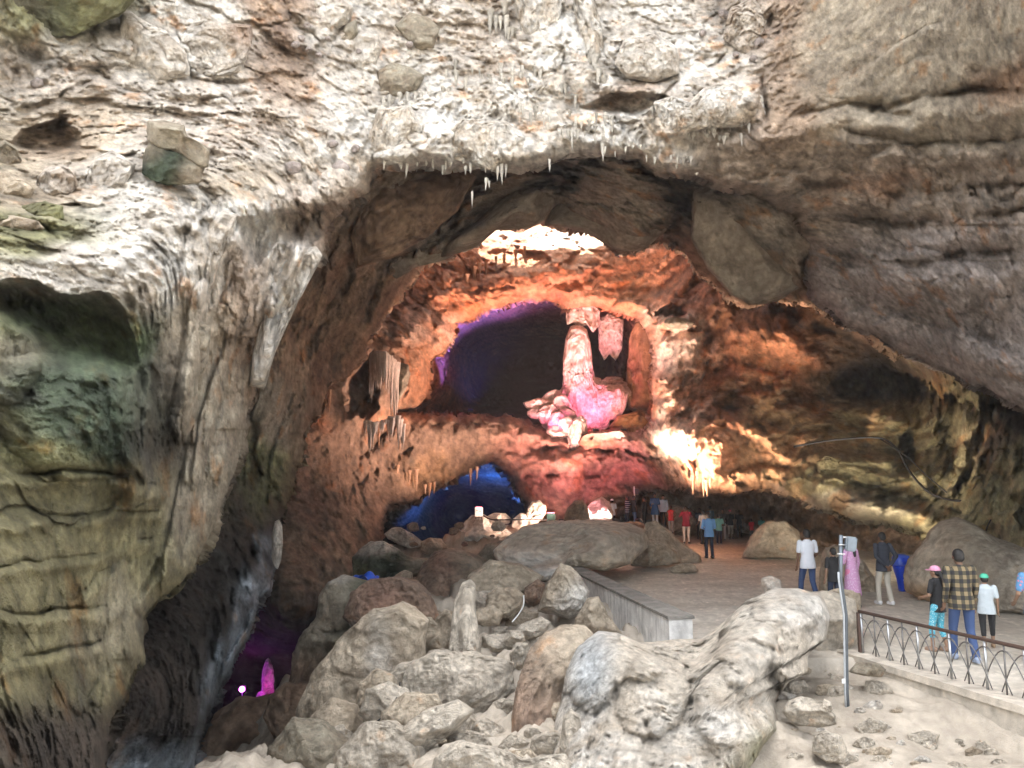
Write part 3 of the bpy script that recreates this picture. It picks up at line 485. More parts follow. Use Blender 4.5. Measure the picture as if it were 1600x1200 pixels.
# ---- the flowstone mound in the foreground
rock('huge pale flowstone mound with melted drapery folds beside the concrete parapet',
 [(868,1130),(878,1085),(884,1050),(905,1010),(935,985),(965,988),(1000,1003),(1060,1000),(1095,1000),(1130,972),(1165,938),(1205,920),(1245,918),(1280,930),(1296,965),(1290,1000),(1262,1020),(1262,1050),(1235,1062),(1212,1095),(1216,1140),(1190,1172),(1165,1215),(1150,1330),(860,1330),(862,1210)],
 9.6, 1.7, 'flow', 5, 7, tilt=.0115, sc=.9, facets=3, box=.55, lat=.03, name='flowstone_mound', cat='rock formation',
 zones=[(1000,1080,120,'flow'),(930,1060,36,'blue',60),(930,1150,60,'wdrape',90),(1150,1000,80,'flow'),(1230,950,60,'white',30),(1060,1150,90,'wdrape'),(1170,1020,40,'white',40),(1200,1200,60,'moss',40),(1100,1250,100,'flow')],
 feats=[('lump',1165,1005,48,62,15,.45),('lump',1225,960,60,40,0,.3),('lump',1150,1100,60,90,-15,.35),('lump',1245,1045,32,34,0,.45),('lump',1020,1090,60,70,20,.5),('lump',930,1040,50,80,10,.5),('crack',[(1090,1065),(1130,1030),(1160,1050)],4,.3),('crack',[(930,1120),(950,1170),(945,1260)],7,.35),('lump',900,1190,18,60,5,.4),('lump',985,1200,30,60,0,.35),('crack',[(1010,1130),(1020,1180),(1015,1220)],6,.25),('lump',1120,1110,40,70,-10,.3)])
rock('knobbly flowstone shoulder between the mound and the railing wall', [(1250,930),(1290,922),(1335,935),(1345,975),(1338,1010),(1310,1035),(1270,1040),(1240,1010),(1245,960)], 13.4, .9, 'flow', 9, 5, sc=.7, box=.6, tilt=.004)
rock('small round banded stone perched on top of the flowstone mound', [(1188,915),(1190,903),(1204,899),(1218,905),(1222,918),(1212,926),(1195,926)], 14.8, .22, 'conglo', 12, 4, sc=.25)
# ---- right-hand boulders
rock('huge tan boulder with sloping back beside the blue bin at the right wall', [(1414,900),(1422,872),(1440,850),(1448,826),(1465,814),(1500,812),(1528,822),(1560,842),(1600,856),(1700,868),(1760,1010),(1640,985),(1600,975),(1540,966),(1480,948),(1440,935),(1420,925)], 17.6, 1.5, 'tan', 21, 6, sc=1.2, facets=5, lean=-.008,tilt=.004,zones=[(1470,870,50,'tan'),(1540,880,60,'gtan'),(1600,930,80,'flow'),(1450,930,40,'obrown',20)])
rock('rounded tan boulder standing alone at the far edge of the sandy floor', [(1158,872),(1166,850),(1180,828),(1200,814),(1228,814),(1246,828),(1254,850),(1256,874),(1210,876)], 28.6, 1.2, 'tan', 22, 5, sc=1.2)
rock('tan sloping boulder behind the woman in the pink dress', [(1278,930),(1282,880),(1288,858),(1305,851),(1328,858),(1350,878),(1368,905),(1372,928),(1330,934)], 20., .9, 'tan', 23, 5, sc=1.)
# ---- centre boulders
rock('huge flat-topped boulder with a pale undercut face in the middle of the rubble', [(772,860),(790,838),(820,822),(870,814),(930,812),(985,818),(1012,830),(1010,856),(988,882),(945,892),(905,886),(882,888),(872,905),(845,908),(815,896),(790,886),(774,874)], 23.2, 2.2, 'tan', 31, 6, tilt=.035, sc=1.6, facets=4, box=.6,
 zones=[(880,840,90,'flow',30),(960,840,60,'flow',30),(820,880,50,'wdrape',20),(930,870,50,'tan',20),(990,835,40,'gtan',20)], feats=[('crack',[(780,872),(850,880),(900,884)],5,.5)])
rock('brown boulder leaning on the right end of the flat-topped boulder', [(985,884),(990,858),(1004,840),(1030,846),(1058,862),(1064,880),(1040,884),(1010,886)], 25, .8, 'tan', 32, 5)
rock('smooth tan slab sloping down to the right below the far crowd', [(1000,846),(1010,818),(1024,814),(1045,828),(1068,850),(1094,868),(1096,878),(1070,884),(1030,876)], 27.2, .9, 'tan', 33, 5, box=.6)
rock('low tan slab behind the flat-topped boulder at the feet of the crowd', [(962,826),(978,815),(1000,815),(1018,826),(1020,840),(990,838)], 30, .8, 'slope', 34, 4)
rock('thin low stone lying on the sandy floor', [(1044,888),(1062,880),(1085,882),(1092,892),(1070,896),(1050,896)], 24, .5, 'tan', 35, 4, sc=.6)
rock('stubby grey cone of rock standing above the flat-topped boulder', [(880,812),(886,795),(898,782),(910,781),(918,792),(922,812),(900,818)], 31.5, .7, 'gtan', 36, 5)
rock('rock pile in full sun left of the man in the white cap', [(910,812),(914,796),(924,784),(940,776),(952,784),(958,800),(956,815),(930,818)], 37.2, .9, 'white', 37, 5, sc=1.2, tilt=.06)
rock('pink-lit pale boulder behind the men in blue and white', [(1019,800),(1019,782),(1030,770),(1044,769),(1058,776),(1066,790),(1062,806),(1040,812)], 43., 1.6, 'gtan', 38, 5, sc=1.2)
rock('tan sloping boulder to the left of the man in the maroon shirt', [(1032,812),(1040,794),(1056,788),(1076,793),(1090,806),(1096,826),(1080,838),(1048,836)], 41., 1.6, 'tan', 39, 5, sc=1.2)
rock('jagged upright pale rock on the crest left of the dark box', [(816,818),(820,806),(824,795),(832,783),(843,782),(853,790),(852,803),(843,815),(830,824)], 33.5, .8, 'white', 40, 5, sc=1., facets=9, lat=.15)
rock('rounded white rock on the crest right of the white box', [(762,806),(772,801),(790,802),(799,810),(796,818),(778,820)], 33.4, .6, 'white', 41, 4)
rock('pointed pinkish rock leaning against the jagged upright rock', [(798,822),(802,810),(814,801),(822,804),(824,822),(810,828)], 33., .6, 'white', 42, 4)
rock('broad snow-white mound carrying the white box', [(706,848),(712,832),(724,818),(738,805),(756,803),(770,812),(786,822),(800,834),(780,848),(740,854)], 33., 1.3, 'wdrape', 43, 5, tilt=.03, sc=1.2)
rock('angular white-topped boulder at the left end of the crest', [(600,834),(612,825),(626,824),(645,834),(660,846),(656,855),(640,857),(622,850),(606,842)], 32, .8, 'white', 44, 5, sc=1., facets=9)
rock('split brown and white block beside the angular crest boulder', [(656,862),(658,846),(672,840),(690,842),(700,856),(692,866),(674,868)], 31, .7, 'tan', 45, 5, facets=9)
rock('white-topped green-stained boulder above the blue tarp', [(550,900),(552,872),(562,858),(580,846),(600,846),(620,856),(634,868),(650,872),(668,872),(676,884),(650,900),(610,910),(570,908)], 27.5, 1.2, 'white', 46, 6, sc=1.3, zones=[(590,855,50,'white',12),(600,880,50,'green',20),(650,878,30,'gtan',14),(560,895,20,'moss',20)])
rock('small tan block below the green-stained boulder', [(614,912),(618,898),(632,890),(644,894),(646,908),(632,918)], 24, .45, 'tan', 47, 4)
rock('crumpled pinkish brown mass of rock above the tall pale spire', [(640,938),(648,905),(660,880),(680,862),(706,856),(734,862),(756,872),(762,895),(745,910),(722,916),(700,934),(670,945)], 23, 1.5, 'pinkr', 48, 6, sc=1.3,tilt=.012, zones=[(700,900,60,'slope'),(690,880,20,'pinkr'),(740,880,30,'gtan')])
rock('grey rock step between the pinkish mass and the flat-topped boulder', [(735,880),(760,850),(790,842),(806,860),(790,895),(760,905)], 24.5, 1., 'gtan', 49, 5)
rock('red-brown boulder lying left of the tall pale spire', [(564,960),(572,935),(592,922),(622,919),(640,924),(656,944),(662,962),(648,972),(622,978),(600,986),(584,978)], 16, .75, 'pinkr', 50, 6, sc=.9, facets=10, zones=[(610,950,60,'slope'),(600,940,30,'pinkr')], grow=1.55)
rock('great grey and green streaked block on the lip of the purple pit', [(440,1100),(452,1062),(458,1020),(476,985),(494,965),(498,935),(512,910),(536,899),(562,903),(592,915),(610,935),(600,990),(575,1030),(545,1060),(510,1090)], 17.5, 1.3, 'gtan', 51, 6, sc=1.3, box=.5, facets=4,
 zones=[(540,940,50,'gtan',40),(560,950,20,'green',50),(500,1000,40,'gtan',40),(545,1010,40,'green',20),(480,1060,40,'brown',40),(520,905,30,'white',8)], feats=[('crack',[(494,985),(540,985),(600,992)],4,.6),('lump',470,1030,30,50,15,.4)])
rock('long smooth slab leaning up toward the streaked block', [(500,1140),(500,1090),(520,1050),(548,1015),(578,990),(606,984),(634,1000),(630,1040),(600,1080),(572,1110),(545,1140)], 12.6, .7, 'slope', 52, 6, sc=.8, box=.5, facets=10, zones=[(560,1060,60,'tan'),(590,1040,20,'white',40)], grow=1.55)
rock('tall pale rock spire standing in the middle of the rubble slope', [(690,1085),(698,1030),(705,980),(710,940),(722,910),(734,902),(744,912),(743,945),(748,985),(752,1020),(764,1050),(766,1072),(742,1085),(715,1095)], 12.6, .6, 'flow', 53, 6, sc=.7, facets=4, tilt=.004)
rock('broad pale hump of rock forming the foot of the spire', [(655,1090),(662,1055),(690,1040),(730,1042),(770,1052),(772,1080),(745,1105),(715,1130),(690,1120),(660,1125)], 11.2, .6, 'flow', 54, 6, sc=.7, grow=1.55, facets=10)
rock('long reddish tan slab standing on edge left of the flowstone mound', [(800,1172),(800,1120),(806,1075),(826,1020),(852,985),(880,975),(912,980),(930,1000),(915,1030),(892,1070),(880,1120),(868,1165),(830,1180)], 10.4, .65, 'tan', 55, 6, sc=.9, box=.5, facets=3, tilt=.006, zones=[(840,1100,60,'slope',100),(880,1040,60,'tan')])
rock('wedge of pale rock between the flat-topped boulder and the parapet', [(840,955),(848,928),(862,900),(876,880),(892,885),(912,905),(922,925),(912,955),(888,968),(864,960)], 15.8, .7, 'tan', 56, 6, sc=.9, facets=10, zones=[(870,910,30,'tan'),(900,940,30,'white')])
rock('tan triangular rock tucked against the lower end of the parapet', [(892,992),(900,965),(918,935),(935,930),(950,960),(972,990),(940,1002),(910,1002)], 14.4, .6, 'tan', 57, 5, facets=10)
rock('squat tan block right of the spire', [(756,958),(760,930),(776,918),(805,918),(820,930),(816,950),(800,966),(776,966)], 16, .6, 'tan', 58, 5, facets=10)
rock('small cube-like stone at the foot of the squat tan block', [(748,968),(752,956),(768,952),(778,960),(774,972),(758,974)], 14.6, .25, 'tan', 59, 4, sc=.4, grow=1.55, facets=10)
rock('brown rounded rock in shade behind the squat block', [(815,940),(820,918),(840,905),(852,912),(850,940),(834,948)], 18, .5, 'slope', 60, 5, facets=10)
rock('knobbly ochre rock behind the tall spire', [(744,930),(748,905),(770,888),(800,892),(826,905),(812,922),(780,922),(760,940)], 18.5, .8, 'tan', 61, 5, sc=.7, grow=1.55, facets=10)
rock('crumbly tan rock below the red-brown boulder', [(612,1010),(618,990),(640,975),(664,976),(676,992),(668,1008),(644,1014),(628,1020)], 13.8, .45, 'tan', 62, 5, sc=.5, facets=10, grow=1.55)
rock('broken ochre rock between the crumbly rock and the spire', [(672,1010),(676,985),(694,965),(710,970),(706,1000),(692,1012)], 13.8, .4, 'tan', 63, 5, sc=.5, facets=10, grow=1.55)
rock('flat overhanging flake of rock on the left of the spire foot', [(614,1062),(630,1045),(652,1040),(672,1048),(668,1066),(650,1074),(636,1070),(622,1070)], 11.4, .35, 'flow', 64, 5, sc=.4, facets=10, box=.5, grow=1.55)
rock('pale rounded stones cluster right of the spire, upper one', [(800,990),(815,975),(845,963),(862,972),(852,992),(825,1000)], 13.6, .35, 'flow', 65, 5, sc=.4, facets=10)
rock('pale tan stone below the upper stone right of the spire', [(786,1000),(796,985),(816,985),(822,1002),(806,1014),(790,1010)], 13, .3, 'flow', 66, 5, sc=.4, facets=10)
rock('leaning pale stone wedged beside the long reddish slab', [(800,1050),(796,1022),(806,1004),(824,1004),(828,1020),(816,1040)], 12.2, .35, 'flow', 67, 5, sc=.5, facets=10)
rock('mid-sized pale stone above the black cable at lower left', [(575,1110),(584,1086),(606,1078),(626,1086),(634,1104),(612,1122),(590,1128)], 10.6, .4, 'flow', 68, 5, sc=.5, grow=1.55, facets=10)
rock('tan boulder with a scooped face beside the black cable', [(606,1150),(612,1120),(636,1098),(668,1100),(680,1120),(664,1148),(636,1160)], 10, .45, 'tan', 69, 5, sc=.6, grow=1.55, facets=10)
rock('broad flat ledge of pale rock low on the slope', [(622,1170),(634,1145),(665,1122),(700,1110),(716,1122),(700,1140),(672,1160),(650,1178)], 9.2, .45, 'flow', 70, 5, sc=.5, grow=1.55, facets=10)
rock('large rough pale boulder on the bottom edge left of centre', [(545,1225),(552,1180),(580,1150),(612,1150),(640,1172),(650,1215),(600,1260)], 9.2, .7, 'flow', 71, 6, sc=.7, grow=1.55, facets=10)
rock('dark-sided tan boulder on the lip of the pit near the bottom edge', [(495,1160),(498,1130),(520,1108),(548,1115),(556,1140),(545,1170),(520,1180)], 11.2, .5, 'tan', 72, 5, sc=.6, grow=1.55, facets=10)
rock('grey-brown boulder at the bottom edge left of the pale rubble', [(440,1230),(446,1180),(470,1148),(500,1150),(530,1172),(545,1225),(500,1270)], 10.6, .8, 'gtan', 73, 6, sc=.7, grow=1.55, facets=10)
rock('dark rounded boulder below the purple stalagmite', [(340,1180),(352,1135),(384,1112),(420,1108),(446,1118),(462,1150),(450,1190),(400,1210)], 20, 1.6, 'brown', 74, 5, sc=1.2, grow=1.55, facets=10)
rock('dark boulder in shade right of the purple stalagmite', [(430,1118),(434,1098),(452,1082),(476,1082),(496,1100),(498,1135),(470,1150),(440,1140)], 17, .9, 'brown', 75, 5, sc=1., grow=1.55, facets=10)
rock('slender upright pale column of rock hugging the left foot of the mound', [(870,1220),(874,1170),(880,1120),(892,1108),(906,1118),(912,1160),(915,1220)], 8.6, .35, 'flow', 76, 5, sc=.5)
rock('rounded pale rock at the bottom edge left of the slender column', [(715,1235),(720,1190),(745,1172),(780,1178),(810,1190),(850,1186),(868,1200),(870,1250)], 7.9, .6, 'flow', 77, 6, sc=.6, grow=1.55, facets=10)
rock('pinkish flat stone lying low on the rubble slope', [(668,1148),(676,1136),(692,1134),(702,1142),(692,1152),(676,1156)], 9.1, .14, 'pinkr', 78, 4, sc=.3)
rock('tan boulder in front of the black cable on the left slope', [(568,1100),(572,1072),(590,1056),(612,1062),(618,1080),(600,1094)], 11.4, .4, 'tan', 79, 5, sc=.5, grow=1.55, facets=10)
# ---- bottom right slope
rock('long flat pale stone lying below the mound at lower right', [(1222,1112),(1232,1095),(1252,1088),(1285,1096),(1306,1118),(1308,1132),(1280,1137),(1245,1134),(1232,1126)], 9.3, .35, 'flow', 81, 5, sc=.5, facets=9, box=.5)
rock('small upright stone leaning on the long flat stone', [(1282,1108),(1288,1092),(1298,1096),(1302,1110),(1292,1118)], 9.1, .12, 'flow', 82, 4, sc=.25)
rock('large low pale slab under the lamp pole', [(1325,1050),(1340,1034),(1372,1036),(1384,1046),(1378,1058),(1350,1056)], 10.9, .3, 'gtan', 83, 4, sc=.4, facets=9)
rock('low pale rock half buried below the long flat stone', [(1268,1175),(1272,1150),(1290,1140),(1315,1150),(1325,1175),(1318,1195),(1290,1190)], 8.5, .3, 'flow', 84, 5, sc=.4)
rock('block of tan rock at the left end of the railing wall', [(1280,965),(1284,926),(1310,920),(1345,926),(1346,1005),(1330,1012),(1300,1000)], 13.9, .4, 'tan', 86, 5, sc=.5, box=.4)
# loose stones, each its own
rng = random.Random(4)
def stone_t(px, py):
    t = 9.
    for _ in range(14):
        p = P(px, py, t); zz = GZ(p[0], p[1]); t *= 1-.5*(zz-p[2])/max(.5, CAMZ-p[2])
    return max(6, min(t, 30))
def ordn(n): return ['zeroth','first','second','third','fourth','fifth','sixth','seventh','eighth','ninth','tenth','eleventh','twelfth','thirteenth','fourteenth','fifteenth','sixteenth','seventeenth','eighteenth','nineteenth','twentieth'][n]
def strew(spots, group, where, seed0, kinds):
    """spots sorted into rows by height in the scene, then counted from the left, so each can be pointed to"""
    sp = sorted(spots, key=lambda s: s[1]); nr = max(1, round(len(sp)/9)); rows = [sp[k::1] for k in ()]
    per = math.ceil(len(sp)/nr); rows = [sorted(sp[k*per:(k+1)*per]) for k in range(nr)]
    names = ['farthest', 'second farthest', 'third farthest', 'middle', 'fourth', 'fifth', 'nearer', 'nearest']
    k = 0
    for ri, row in enumerate(rows):
        rn = 'nearest' if ri == nr-1 else ['farthest', 'second', 'third', 'fourth', 'fifth', 'sixth', 'seventh'][ri]
        for i, (px, py, w) in enumerate(row):
            t = stone_t(px, py); kd = rng.choice(kinds); h = w*rng.uniform(.5, .8); n = rng.choice([5, 6, 7, 8]); a0 = rng.random()*6
            pg = [(px+math.cos(a0+q/n*6.283)*w*rng.uniform(.75, 1.15), py+math.sin(a0+q/n*6.283)*h*rng.uniform(.75, 1.15)) for q in range(n)]
            sz = 'small' if w < 8 else 'medium' if w < 14 else 'large'
            rock('%s stone %s, %s from left in %s row' % (sz, where, ordn(i+1), rn), pg, t, w*t/F*.7, kd, seed0+k, 3 if w < 10 else 4 if w < 20 else 5, sc=.3, facets=8, name='stone', cat='stone', group=group, lat=.1); k += 1
sp = []
while len(sp) < 62:
    px, py = rng.uniform(1225, 1570), rng.uniform(1045, 1198)
    if py < 1062+(px-1340)*.5: continue
    sp.append((px, py, rng.choice([4, 5, 7, 9, 12, 16, 24])*rng.uniform(.8, 1.2)))
strew(sp, 'loose stones below the railing wall', 'on the slope below the railing', 200, ['flow', 'white', 'tan', 'flow'])
sp = []
while len(sp) < 60:
    px, py = rng.uniform(520, 880), rng.uniform(950, 1195)
    if px < 560+(1050-py)*.4: continue
    sp.append((px, py, rng.choice([7, 9, 12, 18, 26, 36, 48])*rng.uniform(.8, 1.2)))
strew(sp, 'loose stones on the rubble slope', 'on the rubble slope', 300, ['flow', 'tan', 'flow', 'flow'])
sp = []
while len(sp) < 34:
    px, py = rng.uniform(640, 870), rng.uniform(818, 900)
    if py > 900-(px-640)*.0: continue
    sp.append((px, py, rng.choice([5, 7, 9, 13])*rng.uniform(.8, 1.2)))
strew(sp, 'loose stones near the crest', 'near the crest of the rubble', 380, ['white', 'slope', 'tan', 'pinkr'])
# ---- boulders on the high left ledge and blocks set in the arch face
def emb(poly, off=.1):
    p = np.array(poly, float).mean(0); return float(fF(p[:1], p[1:2])[0])-off
LZ = dict(sc=.7, facets=9)
rock('lichen-green square boulder standing on the high left ledge', [(222,270),(226,232),(234,222),(262,232),(300,250),(318,262),(314,285),(290,288),(262,290),(236,282)], emb([(262,285)], .1), .45, 'green', 101, 5, box=.4, zones=[(260,255,30,'green'),(300,270,22,'gtan'),(240,230,20,'gtan')], **LZ)
rock('split pale slab lying on top of the lichen-green boulder', [(230,220),(230,188),(256,188),(288,196),(292,212),(312,222),(328,234),(326,262),(316,264),(280,244),(250,234)], emb([(262,285)], .05), .42, 'gtan', 102, 5, box=.5, **LZ)
rock('pale angular boulder left of the lichen-green boulder', [(132,292),(136,268),(152,245),(176,234),(196,246),(210,256),(208,270),(200,290),(170,300),(146,304)], emb([(132,292),(136,268),(152,245),(176,234),(196,246),(210,256),(208,270),(200,290),(170,300),(146,304)], 0), .5, 'white', 103, 5, **LZ)
rock('dark grey rounded boulder at the far left of the high ledge', [(55,300),(58,276),(74,260),(100,258),(118,268),(122,288),(112,305),(80,310)], emb([(55,300),(58,276),(74,260),(100,258),(118,268),(122,288),(112,305),(80,310)], 0), .45, 'conglo', 104, 5, **LZ)
rock('grey boulder with a brown rim touching the left picture edge', [(-20,300),(-18,270),(10,268),(38,278),(54,294),(48,310),(20,312)], emb([(-20,300),(-18,270),(10,268),(38,278),(54,294),(48,310),(20,312)], 0), .4, 'tan', 105, 5, **LZ)
rock('grey knob of rock above the left ledge at the picture edge', [(-20,262),(-16,230),(8,218),(28,232),(34,252),(20,264)], emb([(-20,262),(-16,230),(8,218),(28,232),(34,252),(20,264)], 0), .4, 'gtan', 106, 5, **LZ)
rock('mossy slab wedged under the left ledge', [(20,350),(34,322),(70,314),(98,322),(100,344),(80,358),(46,354)], emb([(20,350),(34,322),(70,314),(98,322),(100,344),(80,358),(46,354)], 0), .35, 'moss', 107, 5, box=.5, **LZ)
rock('thin tan shelf of rock at the left picture edge', [(-30,360),(-20,338),(20,336),(60,346),(70,358),(40,362)], emb([(-30,360),(-20,338),(20,336),(60,346),(70,358),(40,362)], 0), .35, 'tan', 108, 5, box=.5, **LZ)
rock('great white block with a grey streak set high in the left face', [(150,100),(172,92),(186,60),(190,18),(205,18),(232,36),(262,50),(292,84),(296,118),(262,126),(232,137),(196,132),(170,118)], emb([(150,100),(172,92),(186,60),(190,18),(205,18),(232,36),(262,50),(292,84),(296,118),(262,126),(232,137),(196,132),(170,118)], 0), .5, 'white', 109, 6, box=.5, sc=.9, facets=7, zones=[(220,90,60,'white'),(197,70,10,'gtan',60)])
rock('great cream block right of the streaked white block', [(270,62),(290,42),(320,32),(360,36),(392,40),(394,70),(376,112),(350,120),(306,120),(298,100)], emb([(270,62),(290,42),(320,32),(360,36),(392,40),(394,70),(376,112),(350,120),(306,120),(298,100)], 0), .5, 'tan', 110, 6, box=.5, sc=.9, facets=6, zones=[(330,80,60,'white'),(380,50,30,'slope',30)])
rock('smooth dark green boulder hanging in the top left corner', [(-60,60),(-60,-60),(230,-60),(215,-5),(190,22),(150,40),(115,54),(90,58),(50,50),(10,54)], emb([(-60,60),(-60,-60),(230,-60),(215,-5),(190,22),(150,40),(115,54),(90,58),(50,50),(10,54)], 0), .5, 'moss', 111, 6, box=.6, sc=1., facets=2, zones=[(60,20,80,'green'),(120,20,60,'moss'),(20,30,60,'gtan')])
rock('white angular block set in the arch face left of centre', [(538,98),(545,70),(560,52),(590,54),(598,72),(588,100),(562,115)], emb([(538,98),(545,70),(560,52),(590,54),(598,72),(588,100),(562,115)], 0), .4, 'white', 112, 5, **LZ)
rock('tall white block at the top edge left of centre', [(486,40),(490,-10),(520,-15),(552,12),(548,32),(515,55)], emb([(486,40),(490,-10),(520,-15),(552,12),(548,32),(515,55)], 0), .4, 'white', 113, 5, **LZ)
rock('dark moss-topped stone beside the white angular block', [(526,70),(540,38),(556,30),(560,50),(545,72)], emb([(526,70),(540,38),(556,30),(560,50),(545,72)], 0), .3, 'gtan', 114, 4, **LZ)
rock('grey rounded block set in the arch face', [(616,40),(640,20),(668,26),(688,44),(678,75),(650,82),(640,66)], emb([(616,40),(640,20),(668,26),(688,44),(678,75),(650,82),(640,66)], 0), .4, 'gtan', 115, 5, **LZ)
rock('broad grey block below the rounded grey block', [(586,150),(590,110),(612,98),(640,104),(664,118),(652,140),(620,152)], emb([(586,150),(590,110),(612,98),(640,104),(664,118),(652,140),(620,152)], 0), .4, 'gtan', 116, 5, **LZ)
for i, (x, y, r_) in enumerate([(458,262,14),(532,262,15),(520,225,9),(470,60,7),(462,70,8),(482,78,6),(512,60,5),(58,130,11),(1186,66,9),(1098,52,7),(1130,22,10),(556,232,8),(480,40,6),(498,86,6),(640,70,7),(560,80,5),(1150,85,6),(1178,92,8)]):
    rock(['biggest','big left','round upper','tiny','lowest tiny','topmost left','small dark','lone dark','violet','flat grey','high right','rim','slanting','dull','stained','half-buried','brownish','pale violet'][i]+' grey cobble in the '+('left edge' if x < 100 else 'left part' if x < 500 else 'centre left' if x < 700 else 'right part')+' of the conglomerate face', [(x, y), (r_, r_*.85)], float(fF(np.array([x]), np.array([y]))[0])-.1, .14, 'purp', 130+i, 3, sc=.2, facets=1, name='cobble', cat='cobble', group='cobbles embedded in the arch face')

DP = dict(sc=.8, box=.6, lat=.07, facets=2, cat='flowstone')
for lab, pg, th, kd, nm, sd_ in [
 ('long white flowstone drape running down the edge of the left wall', [(430,425),(455,395),(492,385),(503,402),(475,455),(450,505),(428,555),(414,608),(388,606),(392,560),(408,495)], .55, 'wdrape', 'flowstone_drape', 951),
 ('white rippled drape hanging from the ledge left of the arch', [(322,345),(350,328),(372,334),(366,365),(345,405),(332,450),(306,474),(298,440),(314,385)], .4, 'wdrape', 'flowstone_drape', 952),
 ('grey-white smooth patch of flowstone in the middle of the left wall', [(288,520),(310,500),(330,510),(326,560),(312,610),(296,625),(286,590)], .3, 'gtan', 'flowstone_drape', 953),
 ('big white plate of rock with a fringed lower edge at the arch centre', [(1030,190),(1022,160),(1050,150),(1090,165),(1120,185),(1110,200),(1070,208),(1040,212)], .5, 'wdrape', 'rock_plate', 954),
 ('big white plate of rock at the right end of the pale arch face', [(1070,168),(1100,138),(1150,130),(1192,150),(1196,180),(1160,198),(1120,200),(1085,190)], .55, 'wdrape', 'rock_plate', 955),
 ('bulging cream block in the upper right of the pale arch face', [(960,100),(975,60),(1020,50),(1060,75),(1062,115),(1020,130),(980,122)], .5, 'white', 'rock_block', 956),
 ('tan block at the top right of the pale arch face', [(1130,60),(1140,15),(1175,-5),(1200,20),(1198,70),(1165,88)], .4, 'conglo', 'rock_block', 957),
 ('white tongue of drapery hanging at the top centre of the arch face', [(892,-20),(925,-20),(940,40),(945,90),(932,128),(918,100),(905,50)], .35, 'wdrape', 'flowstone_drape', 958),
 ('wide white drapery at the top edge left of the hanging tongue', [(800,-30),(880,-30),(876,30),(862,60),(850,88),(838,60),(825,70),(812,40)], .4, 'wdrape', 'flowstone_drape', 959),
 ('pale rippled drapery bulge above the left shoulder of the arch', [(575,215),(590,170),(640,165),(660,195),(655,235),(630,258),(595,255),(580,240)], .45, 'wdrape', 'flowstone_drape', 960),
 ('pale rippled drapery bulge above the middle of the arch rim', [(690,215),(720,185),(790,190),(820,215),(800,250),(770,268),(730,256),(700,244)], .45, 'wdrape', 'flowstone_drape', 961)]:
    rock(lab, pg, emb(pg, th*.35), th, kd, sd_, 6, name=nm, **DP)
# ================================================================ drip formations
def formation(label, poly, t0, thick, kind, seed, name='stalagmite', cat='stalagmite', sub=5, **k):
    return rock(label, poly, t0, thick, kind, seed, sub, facets=k.pop('facets', 1), name=name, cat=cat, sc=k.pop('sc', 1.), mat=k.pop('mat', RM), **k)
K['pale'] = ((.80,.72,.66),(.56,.46,.40),(.9,0,1.9,.3))
PK = dict(sc=1.3)
formation('tall thick stalagmite column lit pink inside the upper opening', [(879,600),(880,560),(884,530),(892,512),(905,507),(917,514),(923,535),(926,575),(933,610),(932,640),(922,662),(908,668),(898,650),(886,628)], 44, 1.1, 'pale', 401, sub=6, box=.8, **PK)
formation('fluted pink drapery hanging from the roof above the tall column', [(886,508),(884,490),(894,474),(925,470),(938,486),(936,510),(926,520),(918,508),(904,512),(896,504)], 44.7, 1., 'pale', 402, name='flowstone_drapery', cat='drapery', **PK)
formation('pink hanging lump of flowstone right of the tall column', [(936,545),(934,500),(950,490),(975,498),(972,545),(962,564),(952,552),(944,564)], 46.3, .8, 'pale', 403, name='flowstone_drapery', cat='drapery', **PK)
formation('stubby pink stalagmite on the ledge below the tall column', [(886,700),(888,672),(896,655),(908,648),(917,656),(918,678),(922,700),(904,706)], 40.2, .8, 'pale', 404, **PK)
formation('broad pink pile of flowstone right of the tall column', [(934,610),(945,602),(970,600),(984,612),(978,635),(970,652),(950,658),(934,648),(930,630)], 43.5, 1., 'pale', 405, name='flowstone_mound', cat='rock formation', **PK)
formation('draped pink mound at the foot of the tall column', [(846,664),(854,640),(872,618),(886,596),(905,580),(928,592),(942,612),(954,640),(952,664),(930,684),(900,692),(868,682)], 44.2, 1.7, 'pale', 406, name='flowstone_mound', cat='rock formation', sub=6, sc=1.6, lat=.12, facets=4)
for i, (x, y, w, h) in enumerate([(842,634,13,7),(864,626,9,10),(858,648,11,9),(876,640,10,12),(872,660,9,10),(884,668,10,9),(838,646,9,5),(888,655,9,9),(936,606,7,4),(948,600,8,4),(958,594,9,3),(966,600,9,3),(930,596,6,4),(972,612,8,6),(900,672,9,8),(868,676,8,7)]):
    rock(['pink-lit boulder', 'small pink-lit rock'][w < 10]+' '+('left' if x < 900 else 'right')+' of the tall column, '+['lowest','leftmost','middle','next to the column','under the column base','beside the ledge','edge-on flat','tucked','upper knob','tiny','longest flat','second flat','inner','outermost','foremost','bottom'][i]+' one', [(x, y), (w*1.9, h*1.9)], 43.2-(y-620)*.05, .6, 'pale', 420+i, 4, sc=.8, facets=6, mat=RM, group='pink-lit boulders around the tall column', lat=.12)
formation('green-tinged grey shield of rock beside the white dripstone curtain', [(620,572),(628,566),(638,570),(641,585),(636,605),(626,622),(618,630),(617,600)], 32, .5, 'gtan', 441, name='rock_formation', cat='rock formation')
CURT = 1
formation('long swollen stalactite hanging from the dark left wall', [(424,870),(425,835),(429,815),(436,811),(441,822),(442,850),(439,875),(434,890),(428,884)], 17.4, .3, 'white', 443, name='stalactite', cat='stalactite', sc=.4)
